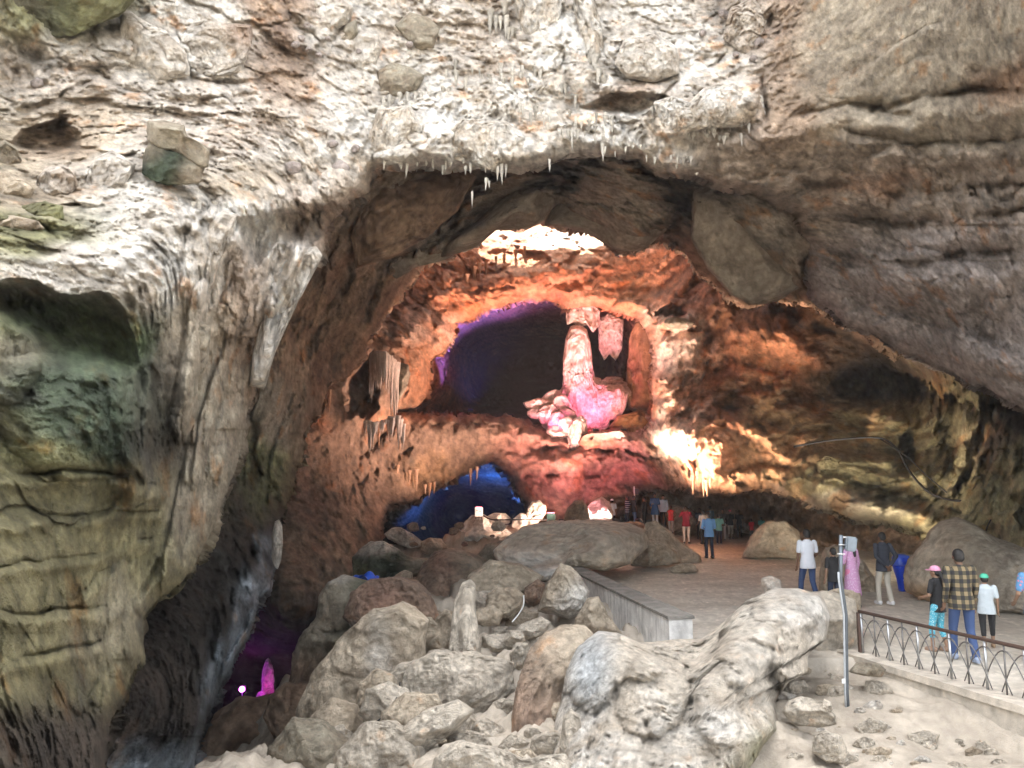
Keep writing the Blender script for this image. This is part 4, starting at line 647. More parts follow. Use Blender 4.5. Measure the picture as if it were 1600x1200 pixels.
formation('tall ribbed stalagmite glowing magenta deep in the pit', [(400,1108),(400,1090),(403,1082),(408,1092),(410,1050),(415,1032),(420,1028),(426,1040),(428,1060),(428,1090),(424,1108),(412,1112)], 29.5, .5, 'pale', 444, sub=6, sc=.9, mat=RN, lat=.16)
formation('grey cap of rock on top of the white flowstone pillar', [(1036,506),(1042,498),(1056,495),(1072,498),(1086,504),(1080,512),(1060,514),(1044,512)], 36, .7, 'gtan', 445, name='boulder', cat='rock formation')
formation('pale fluted bell of flowstone on the olive right wall', [(1278,742),(1276,722),(1290,712),(1308,714),(1324,722),(1318,745),(1304,762),(1290,756)], 27.6, .6, 'ycol', 446, name='flowstone_bell', cat='flowstone')
formation('rounded column base bulging from the shaded right wall', [(1505,700),(1502,670),(1512,630),(1526,626),(1532,660),(1540,700),(1552,730),(1530,742),(1500,738),(1490,722)], 23.6, .9, 'ycol', 447, name='flowstone_column', cat='flowstone', sub=6)
formation('bulbous knob of rock at the far right wall', [(1548,735),(1550,708),(1566,698),(1580,708),(1582,732),(1566,742)], 21, .6, 'ycol', 448, name='rock_formation', cat='rock formation')
formation('lichen-pale rounded boss of rock near the right picture edge', [(1576,745),(1580,715),(1600,700),(1630,700),(1630,760),(1600,765)], 20, .7, 'ycol', 449, name='rock_formation', cat='rock formation')
def dripmesh(w, h, seed, n=7, rows=6):
    rg = np.random.RandomState(seed); V = []; Fc = []
    bx, by = rg.uniform(-.25, .25, 2)*w
    for j in range(rows+1):
        s = j/rows; r = w*.5*(1-s)**.75*(1+.18*math.sin(s*9+seed)) if j < rows else w*.03
        for i in range(n):
            a = i/n*6.283+seed; q = 1+.3*math.sin(3*a+seed)
            V.append((math.cos(a)*r*q+bx*s, math.sin(a)*r*q+by*s, .25*w-h*s))
        if j:
            for i in range(n): Fc.append([(j-1)*n+i, j*n+i, j*n+(i+1) % n, (j-1)*n+(i+1) % n])
    Fc.append([rows*n+i for i in range(n)][::-1])
    return V, Fc
def cluster(name, label, cat, items, mat, c1, c2, seed, parent=None):
    rg = np.random.RandomState(seed); V = []; Fc = []; Cl = []
    for i, (x, y, h, w, t) in enumerate(items):
        v, f = dripmesh(w*t/F, h*t/F, seed+i, 8, 8); p = P(x, y, t); n = len(V)
        V += [(a[0]+p[0], a[1]+p[1], a[2]+p[2]) for a in v]; Fc += [[q+n for q in g] for g in f]
        m = rg.rand(len(v))[:, None]*.4+rg.rand()*.6; Cl.append(np.array(c1)*(1-m)+np.array(c2)*m)
    V = np.array(V); c = V.mean(0); o = mesh(name, V-c, Fc, mat, parent, col=np.concatenate(Cl)); o.location = c
    return tag(o, label, cat)
r_ = random.Random(77); it_ = []
for k in range(46):
    s = k/45; x = 579+s*41+r_.uniform(-1, 1); top = 548+10*abs(s-.45)**1.5*2+(12*s*s); t_ = 31.3-1.1*math.sin(s*math.pi)
    it_.append((x, top, r_.uniform(38, 62)+(34 if s > .78 else 0)+(18 if s < .15 else 0), r_.uniform(5, 8), t_))
cluster('dripstone_curtain', 'fringed white curtain of dripstone hanging over the left end of the ledge', 'dripstone', it_, RM, (.82,.74,.68), (.52,.40,.32), 440)
it_ = []
for (x0, x1, y0, h0, h1, n) in [(566,580,662,10,26,7), (578,586,664,40,52,3), (586,606,660,8,22,9), (604,628,655,20,38,12), (624,632,664,36,46,3)]:
    for k in range(n): it_.append((r_.uniform(x0, x1), y0+r_.uniform(-4, 3), r_.uniform(h0, h1), r_.uniform(4, 8), 31.-r_.uniform(0, .7)))
cluster('dripstone_cluster', 'white drip cluster below the curtain', 'dripstone', it_, RM, (.84,.78,.74), (.6,.48,.4), 480)
def drips(parent, fdep, items, mat, c1, c2, seed, off=.15, t=None):
    rg = np.random.RandomState(seed)
    for i, (x, y, h, w) in enumerate(items):
        tt = t if t else float(fdep(np.array([float(x)]), np.array([float(y)]))[0])-off
        V, Fc = dripmesh(w*tt/F, h*tt/F, seed+i); mix = rg.random_sample(len(V))[:, None]*.5+rg.rand()*.5
        o = mesh('stalactite', V, Fc, mat, parent, col=np.array(c1)*(1-mix)+np.array(c2)*mix); o.location = P(x, y, tt)
def along(pts, n, h0, h1, w0, w1, rg):
    out = []; 
    for k in range(n):
        s = (k+rg.uniform(-.4, .4))/max(1, n-1)*(len(pts)-1); s = min(max(s, 0), len(pts)-1.001); i = int(s); f = s-i
        x = pts[i][0]*(1-f)+pts[i+1][0]*f; y = pts[i][1]*(1-f)+pts[i+1][1]*f
        out.append((x, y+rg.uniform(-2, 2), rg.uniform(h0, h1)*rg.choice([.6, 1, 1.3]), rg.uniform(w0, w1)))
    return out
rg = random.Random(8)
it = [(784,258,34,7),(778,262,24,6),(791,258,22,5),(760,280,20,6),(764,284,12,4),(858,250,22,5),(941,226,30,6),(946,230,14,4),(738,300,28,4),(1158,210,22,5),(1192,206,16,4),(1186,207,12,4),(1181,208,9,3)]
it += along([(600,150),(650,145),(700,150)], 9, 18, 32, 6, 9, rg)+along([(590,185),(640,190),(700,200),(750,215)], 12, 20, 40, 6, 10, rg)+along([(620,235),(700,240),(770,235)], 8, 12, 26, 5, 8, rg)
it += along([(790,10),(840,15),(870,30)], 7, 30, 60, 10, 16, rg)+along([(900,10),(915,60),(930,95)], 6, 25, 50, 8, 13, rg)+along([(780,100),(850,110),(900,150)], 8, 15, 30, 6, 9, rg)
it += along([(870,205),(905,205),(960,215)], 9, 12, 26, 5, 8, rg)+along([(1020,170),(1080,180),(1120,200)], 8, 14, 26, 7, 10, rg)+along([(1140,190),(1190,195)], 6, 10, 18, 5, 8, rg)
drips(cave_front, fF, it[:97], RN, (.72,.69,.62), (.46,.42,.36), 500, .22)
it = [(1380,112,26,9),(1370,110,14,6),(1300,180,12,4),(1310,180,16,4),(1410,215,18,8),(1425,210,14,8),(1418,262,22,9),(1520,240,30,9),(1540,238,24,10),(1555,242,18,8),(1276,300,14,4),(1290,298,10,4),(1256,318,12,4),(1230,170,14,4),(1465,170,20,3)]
rc = empty('ceiling_drips', (0, 0, 0)); 
bpy.data.objects.remove(rc)
drips(inner, fI, [(740,330,30,6),(735,328,18,5),(690,395,8,5)], RM, (.4,.34,.27), (.3,.24,.18), 640, .5)
drips(back, fB, [(1073,725,26,7),(1083,745,30,7),(1100,742,36,8),(1104,752,26,7),(1110,748,18,6),(1090,738,20,8),(735,733,28,5),(745,730,22,5),(650,735,34,8),(640,736,24,7),(672,756,24,6),(678,754,20,6),(664,758,16,5),(622,728,18,6),(742,418,30,5),(750,412,24,5),(738,405,34,8),(760,410,28,5),(788,398,30,5),(805,392,24,6),(775,402,20,5),(730,430,26,6),(820,386,24,5),(580,662,44,7),(592,668,34,6),(606,664,20,6),(626,666,40,6),(500,600,40,6),(508,606,50,7),(516,610,40,6)], RF, (.7,.48,.34), (.5,.26,.14), 660, .5)
rg = random.Random(31)
fr = []
for pts, n, h0, h1, w0, w1 in [([(588,170),(640,160),(700,150)],26,8,24,4,9),([(590,205),(660,205),(740,190)],30,8,26,4,9),([(600,245),(690,248),(790,250)],36,6,20,4,8),([(700,110),(780,120),(840,110)],22,8,22,4,9),([(770,30),(840,60),(880,80)],22,14,40,6,12),([(890,30),(920,80),(940,120)],14,14,40,6,12),([(800,170),(880,190),(960,190)],26,6,18,4,8),([(960,225),(1040,240),(1090,260)],18,5,12,3,7),([(1020,190),(1090,205),(1140,215)],20,6,18,4,9),([(300,330),(360,310),(430,300)],18,10,30,6,10)]:
    fr += along(pts, n, h0, h1, w0, w1, rg)
V = []; Fc = []; Cl = []
for i, (x, y, h, w) in enumerate(fr):
    x += rg.uniform(-5, 5); y += rg.uniform(-14, 14); tt = float(fF(np.array([x]), np.array([y]))[0])-.12
    v, f = dripmesh(w*tt/F, h*tt/F, 900+i, 6, 4); n = len(V); p = P(x, y, tt); V += [(a[0]+p[0], a[1]+p[1], a[2]+p[2]) for a in v]; Fc += [[q+n for q in g] for g in f]
    k = rg.uniform(.55, 1.1); Cl += [(.66*k, .62*k, .54*k)]*len(v)
tag(mesh('stalactite_fringe', V, Fc, RN, cave_front, col=np.array(Cl)), kind='stuff')
# ================================================================ show lamp in the pit; flood lights added to stand in for show lighting
def emis(name, col, s):
    m, n, b = nodes(name); b.inputs['Base Color'].default_value = (*col, 1); b.inputs['Emission Color'].default_value = (*col, 1); b.inputs['Emission Strength'].default_value = s
    return m
def plain(name, col, rough=.5, metal=0., bump=0, scale=60, var=.25):
    m, n, b = nodes(name); N = n.nodes.new; L = n.links.new
    tc = N('ShaderNodeTexCoord'); x = N('ShaderNodeTexNoise'); x.inputs['Scale'].default_value = scale*.3; x.inputs['Detail'].default_value = 5; L(tc.outputs['Object'], x.inputs['Vector'])
    mr = N('ShaderNodeMix'); mr.data_type = 'RGBA'; mr.inputs[6].default_value = (*[c*(1-var) for c in col], 1); mr.inputs[7].default_value = (*[min(1, c*(1+var)) for c in col], 1)
    L(x.outputs['Fac'], mr.inputs[0]); L(mr.outputs[2], b.inputs['Base Color'])
    b.inputs['Roughness'].default_value = rough; b.inputs['Metallic'].default_value = metal
    if bump:
        x2 = N('ShaderNodeTexNoise'); x2.inputs['Scale'].default_value = scale; x2.inputs['Detail'].default_value = 3; L(tc.outputs['Object'], x2.inputs['Vector'])
        bp = N('ShaderNodeBump'); bp.inputs['Distance'].default_value = bump; L(x2.outputs['Fac'], bp.inputs['Height']); L(bp.outputs[0], b.inputs['Normal'])
    return m
BLK = plain('black_housing', (.03,.03,.035), .5); STEEL = plain('steel', (.45,.46,.47), .35, .9); WHT = plain('white_housing', (.7,.7,.68), .5)
def bm_box(bm, c, s, rot=None, bev=0):
    r = bmesh.ops.create_cube(bm, size=1); M = Matrix.LocRotScale(Vector(c), rot, Vector(s)); bmesh.ops.transform(bm, matrix=M, verts=r['verts'])
    if bev: bmesh.ops.bevel(bm, geom=list({e for v in r['verts'] for e in v.link_edges}), offset=bev, segments=2, affect='EDGES')
def bm_obj(name, bm, mat, parent=None, smooth=False):
    me = bpy.data.meshes.new(name); bm.to_mesh(me); bm.free(); me.materials.append(mat); me.polygons.foreach_set('use_smooth', [smooth]*len(me.polygons))
    o = bpy.data.objects.new(name, me); COL.objects.link(o)
    if parent: o.parent = parent
    return o
def bx(name, c, s, mat, parent, rot=None, bev=.0):
    bm = bmesh.new(); bm_box(bm, c, s, rot, bev); return bm_obj(name, bm, mat, parent)
def tube(pts, rad, n=8, closed=False, cap=True):
    """lofted tube along pts; rad = number or list of r or (rx,ry)"""
    pts = [Vector(p) for p in pts]; V = []; Fc = []; m = len(pts)
    up = Vector((0, 1, 0)); d0 = (pts[1]-pts[0]).normalized()
    if abs(d0.dot(up)) > .9: up = Vector((1, 0, 0))
    for i, p in enumerate(pts):
        d = ((pts[min(i+1, m-1)]-pts[max(i-1, 0)])).normalized(); a = d.cross(up).normalized(); b = a.cross(d).normalized(); up = b
        r = rad[i] if isinstance(rad, (list, tuple)) else rad; rx, ry = r if isinstance(r, (list, tuple)) else (r, r)
        for k in range(n):
            an = k/n*2*math.pi; V.append(p+a*math.cos(an)*rx+b*math.sin(an)*ry)
    for i in range(m-1):
        for k in range(n): Fc.append([i*n+k, i*n+(k+1) % n, (i+1)*n+(k+1) % n, (i+1)*n+k])
    if cap: Fc.append(list(range(n))[::-1]); Fc.append([(m-1)*n+k for k in range(n)])
    return V, Fc
def tub(name, pts, rad, mat, parent=None, n=8): 
    V, Fc = tube(pts, rad, n); return mesh(name, V, Fc, mat, parent)
def flood(label, loc, target, col, power, angle=90, size=.6, sc=1.):  # adds an unseen lamp and fixture standing in for show lighting
    loc = Vector(loc); t = Vector(target); q = (t-loc).to_track_quat('-Z', 'Y')
    e = empty('added_flood_light', loc, 0, label, 'added flood light'); w = .3*sc
    bx('housing', (q@Vector((0, 0, .06*sc))), (w, w*.75, .1*sc), BLK, e, q, .01)
    bx('lens', (q@Vector((0, 0, .005*sc))), (w*.86, w*.6, .006), emis('lens_glow', col, .15), e, q)
    tub('bracket', [(-w*.6, 0, 0), (-w*.6, 0, -.2*sc), (w*.6, 0, -.2*sc), (w*.6, 0, 0)], .012*sc, BLK, e, 6)
    l = lamp('SPOT', 'lamp', loc+(q@Vector((0, 0, -.05))), target, col, power, size, angle, .7)
    return e
flood('added black flood light throwing pink light on the tall column', P(930,672,39.9), P(905,585,44), (1,.18,.34), 480, 95, .3)
flood('added black flood light throwing pink light over the left pile', P(868,668,39.9), P(872,640,43.5), (1,.18,.35), 110, 100)
flood('added flood light aimed up at the purple roof of the upper opening', P(735,640,46), P(735,515,48), (.2,.14,1), 1500, 90, .4)
flood('added flood light aimed at the crimson part of the upper roof', P(800,648,47), P(860,485,53), (1,.12,.3), 110, 60)
flood('added flood light washing the underside of the lower arch blue', P(775,815,41.5), P(690,762,46), (.03,.17,1), 420, 110)
flood('added flood light colouring the back of the lower passage blue', P(800,800,46), P(790,745,50), (.03,.16,1), 260, 90)
flood('added flood light giving a violet glow low in the lower passage', P(735,815,52), P(715,800,64), (.4,.03,.9), 60, 60)
flood('added warm flood light behind the flat-topped boulder aimed at the right wall', P(1000,812,30.2), P(1200,550,33), (1,.64,.48), 1900, 95, 1.8)  # warm floods from here on are added to brighten the chamber walls
flood('added warm flood light on the crest aimed at the left slope', P(858,815,32), P(640,560,36), (1,.66,.52), 1300, 110, 1.8)
flood('added salmon flood light on the crest aimed at the wall over the upper opening', P(878,812,33.5), P(860,420,43), (1,.58,.46), 3800, 80, 1.8)
flood('added warm flood light behind the tan boulder aimed at the olive wall', P(1325,915,21.2), P(1430,660,27), (1,.86,.68), 800, 120, 2.)
# purple lamp in the pit
e = empty('show_lamp', P(378,1077,29), 0, 'round glowing purple lamp on a short stand in the pit', 'lamp')
bm = bmesh.new(); bmesh.ops.create_uvsphere(bm, u_segments=16, v_segments=10, radius=.1); bm_obj('bulb', bm, emis('purple_glow', (1,.12,1), 4), e, True)
tub('stand', [(0,.05,-.1),(0,.1,-.8)], .02, BLK, e); bx('housing', (0,.12,0), (.22,.1,.22), BLK, e, bev=.02)
lamp('POINT', 'lamp', Vector(P(378,1077,29))+Vector((.0,-.25,-.05)), None, (.55,.02,1), 7, .1)
flood('added flood light at the foot of the magenta stalagmite', P(421,1112,27.6), P(414,1066,29.5), (1,.07,.85), 20, 60)

rock('ribbed brown bulge of rock inside the right end of the upper opening', [(978,610),(980,570),(985,520),(1000,490),(1030,490),(1050,600),(1040,660),(1005,655),(982,640)], 44.8, 1.4, 'obrown', 480, 5, sc=1.6, facets=2, mat=RF)
rock('low brown shelf at the right end of the ledge', [(950,668),(965,650),(1000,640),(1030,650),(1030,690),(980,684)], 43, 1., 'obrown', 481, 5, sc=1.6, facets=3, mat=RF)
flood('added flood light lighting the brown ribs inside the upper opening', P(975,672,40.6), P(1000,570,45), (1,.5,.3), 60, 100)  # added warm fill inside the opening
flood('added flood light at the far rocks aimed up at the white pillar', P(965,812,31.), P(1058,560,36.5), (1,.82,.72), 600, 40, 1.)  # added fill brightening the pillar

flood('added pink flood light behind the stubby grey cone aimed up at the ledge', P(900,806,34.), P(915,690,39.5), (1,.34,.44), 380, 85, .8)  # added pink fill for the ledge front
# ================================================================ people
def remeshed(name, parts, voxel, mat, parent, extra=None, smooth_it=2):
    V = []; Fc = []
    for (v, f) in parts:
        n = len(V); V += [tuple(p) for p in v]; Fc += [[i+n for i in q] for q in f]
    me = bpy.data.meshes.new(name+'_tmp'); me.from_pydata(V, [], Fc); o = bpy.data.objects.new('tmp', me); COL.objects.link(o)
    m = o.modifiers.new('r', 'REMESH'); m.mode = 'VOXEL'; m.voxel_size = voxel; m.use_smooth_shade = True
    if smooth_it: sm = o.modifiers.new('s', 'SMOOTH'); sm.iterations = smooth_it; sm.factor = .5
    dg = bpy.context.evaluated_depsgraph_get(); dg.update(); nm = bpy.data.meshes.new_from_object(o.evaluated_get(dg))
    bpy.data.objects.remove(o); bpy.data.meshes.remove(me); nm.materials.clear(); nm.materials.append(mat)
    if extra:
        bm = bmesh.new(); bm.from_mesh(nm)
        for (v, f) in extra:
            vs = [bm.verts.new(p) for p in v]
            for q in f:
                try: bm.faces.new([vs[i] for i in q])
                except ValueError: pass
        bm.to_mesh(nm); bm.free()
    nm.polygons.foreach_set('use_smooth', [True]*len(nm.polygons)); nm.name = name
    r = bpy.data.objects.new(name, nm); COL.objects.link(r); r.parent = parent; return r
def cap(p0, p1, r0, r1, n=10, k=3):
    """rounded tapered limb"""
    p0, p1 = Vector(p0), Vector(p1); d = (p1-p0).normalized(); pts = []; rad = []
    for i in range(k): a = (i/k)*math.pi/2; pts.append(p0-d*r0*math.cos(a)); rad.append(max(r0*math.sin(a), r0*.05))
    pts += [p0, p1]; rad += [r0, r1]
    for i in range(1, k+1): a = (i/k)*math.pi/2; pts.append(p1+d*r1*math.sin(a)); rad.append(max(r1*math.cos(a), r1*.05))
    return tube(pts, rad, n)
def loft(rings, n=14):
    """rings (x,y,z,rx,ry) stacked upward"""
    V = []; Fc = []
    for (x, y, z, rx, ry) in rings:
        for k in range(n): a = k/n*2*math.pi; V.append(Vector((x+math.cos(a)*rx, y+math.sin(a)*ry, z)))
    for i in range(len(rings)-1):
        for k in range(n): Fc.append([i*n+k, i*n+(k+1) % n, (i+1)*n+(k+1) % n, (i+1)*n+k])
    Fc.append(list(range(n))[::-1]); Fc.append([(len(rings)-1)*n+k for k in range(n)]); return V, Fc
def ball(c, r, n=12):
    c = Vector(c); rx, ry, rz = r if isinstance(r, tuple) else (r, r, r)
    return loft([(c.x, c.y, c.z+rz*math.sin(a), max(rx*math.cos(a), .002), max(ry*math.cos(a), .002)) for a in np.linspace(-math.pi/2, math.pi/2, 9)], n)
_m = {}
def cloth(col, rough=.85):
    k = tuple(col)
    if k not in _m: _m[k] = plain('cloth', col, rough, 0, .012, 14, .12)
    return _m[k]
SKIN = {}
def skin(col):
    k = tuple(col)
    if k not in SKIN: SKIN[k] = plain('skin', col, .5, 0, .001, 80, .08); SKIN[k].node_tree.nodes['Principled BSDF'].inputs['Subsurface Weight'].default_value = .05
    return SKIN[k]
HAIR = plain('hair', (.012,.010,.009), .6, 0, .004, 90)
def plaid():
    m, n, b = nodes('plaid_cloth'); N = n.nodes.new; L = n.links.new; tc = N('ShaderNodeTexCoord'); sp = N('ShaderNodeSeparateXYZ'); L(tc.outputs['Object'], sp.inputs[0])
    def band(sock, f):
        k = N('ShaderNodeMath'); k.operation = 'MULTIPLY'; k.inputs[1].default_value = f; L(sock, k.inputs[0])
        s = N('ShaderNodeMath'); s.operation = 'SINE'; L(k.outputs[0], s.inputs[0])
        r = N('ShaderNodeMapRange'); r.inputs[1].default_value = -.15; r.inputs[2].default_value = .15; L(s.outputs[0], r.inputs[0]); return r.outputs[0]
    a = band(sp.outputs['X'], 58); c = band(sp.outputs['Z'], 50); ad = N('ShaderNodeMath'); ad.operation = 'ADD'; L(a, ad.inputs[0]); L(c, ad.inputs[1])
    h = N('ShaderNodeMath'); h.operation = 'MULTIPLY'; h.inputs[1].default_value = .5; L(ad.outputs[0], h.inputs[0])
    cr = N('ShaderNodeValToRGB'); cr.color_ramp.interpolation = 'CONSTANT'; e = cr.color_ramp.elements
    e[0].color = (.018,.018,.02,1); e[1].position = .3; e[1].color = (.065,.055,.035,1); x = e.new(.75); x.color = (.22,.165,.09,1)
    L(h.outputs[0], cr.inputs[0]); L(cr.outputs[0], b.inputs['Base Color']); b.inputs['Roughness'].default_value = .9; return m
def striped():
    m, n, b = nodes('striped_cloth'); N = n.nodes.new; L = n.links.new; tc = N('ShaderNodeTexCoord'); sp = N('ShaderNodeSeparateXYZ'); L(tc.outputs['Object'], sp.inputs[0])
    k = N('ShaderNodeMath'); k.operation = 'MULTIPLY'; k.inputs[1].default_value = 55; L(sp.outputs['Z'], k.inputs[0]); s = N('ShaderNodeMath'); s.operation = 'SINE'; L(k.outputs[0], s.inputs[0])
    cr = N('ShaderNodeValToRGB'); cr.color_ramp.interpolation = 'CONSTANT'; e = cr.color_ramp.elements; e[0].color = (.02,.03,.07,1); e[1].position = .72; e[1].color = (.6,.6,.62,1)
    L(s.outputs[0], cr.inputs[0]); L(cr.outputs[0], b.inputs['Base Color']); b.inputs['Roughness'].default_value = .9; return m
def floral(c1, c2, sc):
    m, n, b = nodes('print_cloth'); N = n.nodes.new; L = n.links.new; tc = N('ShaderNodeTexCoord'); v = N('ShaderNodeTexVoronoi'); v.inputs['Scale'].default_value = sc; L(tc.outputs['Object'], v.inputs['Vector'])
    cr = N('ShaderNodeValToRGB'); e = cr.color_ramp.elements; e[0].position = .25; e[0].color = (*c2, 1); e[1].position = .4; e[1].color = (*c1, 1)
    L(v.outputs['Distance'], cr.inputs[0]); L(cr.outputs[0], b.inputs['Base Color']); b.inputs['Roughness'].default_value = .9; return m
def person(label, loc, h, yaw, top, bottom, skin_c=(.20,.11,.07), pose='down', stride=.0, hair='short', hat=None, shoes=(.05,.05,.05), bottoms='trousers', tops='tee', shoec=None, near=True, female=False, lean=0., facing=False, head_yaw=0., collar=None, item=None):
    """built facing +Y at 1.70 m, then scaled and turned; yaw 0 faces away from the picture"""
    e = empty('person', loc, yaw, label, 'person'); s = h/1.70; e.scale = (s, s, s)
    vx = .014 if near else .024
    W = .9 if female else 1.
    hipL, hipR = Vector((-.095, 0, .90)), Vector((.095, 0, .90))
    kL, kR = Vector((-.10, .04+stride*.55, .49)), Vector((.10, .05-stride*.25, .49))
    aL, aR = Vector((-.10, stride, .09)), Vector((.10, -stride*.9, .10 if stride else .09))
    if pose == 'sit': kL, kR = Vector((-.12, -.1, .55)), Vector((.12, .2, .6)); aL, aR = Vector((-.12, -.1, .1)), Vector((.12, .12, .25))
    sh = [Vector((-.185*W, lean*.9, 1.40)), Vector((.185*W, lean*.9, 1.40))]
    P_ = {'down': ((-.235, .0, 1.12), (-.235, .06, .87)), 'swing': ((-.24, -.09, 1.13), (-.25, .0, .89)), 'back': ((-.27, -.12, 1.15), (-.06, -.17, .93)), 'front': ((-.25, .03, 1.13), (-.10, .24, 1.06)),
          'photo': ((-.27, .16, 1.24), (-.08, .27, 1.50)), 'hip': ((-.34, -.06, 1.16), (-.19, .04, .97)), 'fold': ((-.25, .08, 1.13), (.06, .2, 1.14)), 'hold': ((-.25, .02, 1.12), (-.22, .22, .98)), 'sit': ((-.25, .05, 1.13), (-.15, .25, .95))}
    pl, pr = (pose if isinstance(pose, tuple) else (pose, pose))
    el = [Vector(P_[pl][0]), Vector(P_[pr][0])]; wr = [Vector(P_[pl][1]), Vector(P_[pr][1])]
    el[1].x *= -1; wr[1].x *= -1
    if pr == 'swing': el[1].y += .12; wr[1].y += .16
    hc = Vector((0, lean+.01, 1.585)); S_ = skin(skin_c)
    H = Matrix.Rotation(head_yaw, 3, 'Z')
    def hd(v): return hc+H@Vector(v)
    body = [loft([(0, 0, .84, .12*W, .095), (0, 0, .95, .155*W, .11), (0, lean*.4, 1.10, .125*W, .095), (0, lean*.7, 1.25, .155*W, .105), (0, lean*.9, 1.38, .165*W, .10), (0, lean*.95, 1.45, .08, .07)]),
            cap((0, lean*.9-.005, 1.42), (0, lean+.0, 1.52), .055, .052), ball(hc+Vector((0, 0, .015)), (.077, .095, .105)), ball(hd((0, .03, -.055)), (.055, .062, .062))]
    body += [cap(hd((0, .088, -.005)), hd((0, .105, -.03)), .010, .015, 6, 2)]
    for sg in (-1, 1): body += [ball(hd((sg*.078, -.005, -.01)), (.014, .02, .032), 8)]
    for (hp, kn, an) in ((hipL, kL, aL), (hipR, kR, aR)):
        body += [cap(hp, kn, .080, .052), cap(kn, an, .052, .036), cap(an+Vector((0, -.03, -.05)), an+Vector((0, .14, -.065)), .036, .026)]
    fing = []
    for i in (0, 1):
        sg = -1 if i == 0 else 1
        body += [cap(sh[i], el[i], .050, .038), cap(el[i], wr[i], .037, .026)]
        d = (wr[i]-el[i]).normalized(); side = d.cross(Vector((0, 1, .001)) if abs(d.y) < .8 else Vector((0, 0, 1))).normalized(); across = d.cross(side).normalized()
        palm = wr[i]+d*.045; body += [cap(wr[i]+d*.01, palm+d*.03, .026, .030, 8)]
        k0 = palm+d*.045
        for q in range(4):
            off = across*(q-1.5)*.019; L_ = (.055, .068, .062, .048)[q]; m1 = k0+off; m2 = m1+d*L_*.55+side*.012*sg; m3 = m2+d*L_*.45+side*.024*sg
            fing.append(tube([m1-d*.02, m1, m2, m3], [.010, .0095, .009, .006], 6))
        th = wr[i]+d*.03+across*-.030; fing.append(tube([th, th+d*.03-across*.022, th+d*.055-across*.02], [.011, .010, .007], 6))
    b_ = remeshed('body', body, vx*.85, S_, e, fing)
    e_ = .016                      # cloth stands off the body
    tb = [loft([(0, 0, .79, .200*W, .150), (0, 0, .95, .185*W, .137), (0, lean*.4, 1.10, .152*W, .118), (0, lean*.7, 1.25, .175*W, .124), (0, lean*.9, 1.38, .180*W, .112), (0, lean*.95, 1.44, .10, .08), (0, lean*.95, 1.475, .064, .062)], 18)]
    if tops in ('kurta', 'dress'):
        z0 = .55 if tops == 'kurta' else .32
        tb = [loft([(0, 0, z0, .25*W, .2), (0, 0, .75, .215*W, .165), (0, 0, .93, .185*W, .14), (0, lean*.4, 1.10, .15*W, .118), (0, lean*.7, 1.25, .17*W, .124), (0, lean*.9, 1.38, .175*W, .112), (0, lean*.95, 1.44, .10, .08), (0, lean*.95, 1.47, .062, .06)], 18)]
    for i in (0, 1):
        mid = sh[i].lerp(el[i], .72)
        if tops in ('tee',): tb.append(cap(sh[i], mid, .066, .060))
        elif tops == 'sleeveless': tb.append(cap(sh[i]*.98, sh[i].lerp(el[i], .1), .055, .05))
        else: tb += [cap(sh[i], el[i], .064, .052), cap(el[i], el[i].lerp(wr[i], .9), .052, .040)]
    remeshed('shirt' if tops not in ('kurta', 'dress') else 'tunic', tb, vx, top, e)
    lb = [loft([(0, 0, .80, .13*W, .11), (0, 0, .90, .165*W, .122), (0, 0, 1.0, .155*W, .118)], 16)]
    for (hp, kn, an) in ((hipL, kL, aL), (hipR, kR, aR)):
        if bottoms == 'shorts': lb.append(cap(hp, hp.lerp(kn, .85), .096, .085))
        elif bottoms == 'capri': lb += [cap(hp, kn, .095, .066), cap(kn, kn.lerp(an, .45), .064, .056)]
        else: lb += [cap(hp, kn, .096, .068), cap(kn, an, .066, .058)]
    remeshed('trousers' if bottoms != 'shorts' else 'shorts', lb, vx, bottom, e)
    SH = cloth(shoes, .6)
    for an in (aL, aR):
        remeshed('shoe', [cap(an+Vector((0, -.045, -.035)), an+Vector((0, .13, -.05)), .05, .042), loft([(an.x, an.y+.045, an.z-.088, .047, .135), (an.x, an.y+.045, an.z-.06, .045, .13)], 12)], vx, SH, e)
    if hair == 'short': remeshed('hair', [ball(hd((0, -.012, .035)), (.086, .098, .098)), ball(hd((0, -.04, -.01)), (.08, .07, .07))], vx*.9, HAIR, e, None, 1)
    if hair == 'long': remeshed('hair', [ball(hd((0, -.012, .035)), (.088, .1, .1)), cap(hd((0, -.06, -.0)), hd((0, -.11, -.3)), .08, .045)], vx*.9, HAIR, e, None, 1)
    if hair == 'pony': remeshed('hair', [ball(hd((0, -.012, .035)), (.086, .098, .098)), ball(hd((0, -.05, -.01)), (.075, .06, .07)), cap(hd((0, -.10, .0)), hd((0, -.16, -.16)), .04, .05), cap(hd((0, -.16, -.16)), hd((.03, -.15, -.34)), .05, .025)], vx*.9, HAIR, e, None, 1)
    if hat:
        hm = cloth(hat); hcv = remeshed('cap', [loft([(hd((0, 0, z)).x, hd((0, -.005, z)).y, hd((0, 0, z)).z, r, r*1.12) for z, r in ((.03, .098), (.07, .095), (.11, .075), (.13, .04), (.137, .01))], 16), loft([(hd((0, .12, .03)).x, hd((0, .12, .03)).y, hc.z+.028, .075, .075), (hd((0, .12, .04)).x, hd((0, .12, .04)).y, hc.z+.044, .07, .07)], 14)], .010, hm, e, None, 1)
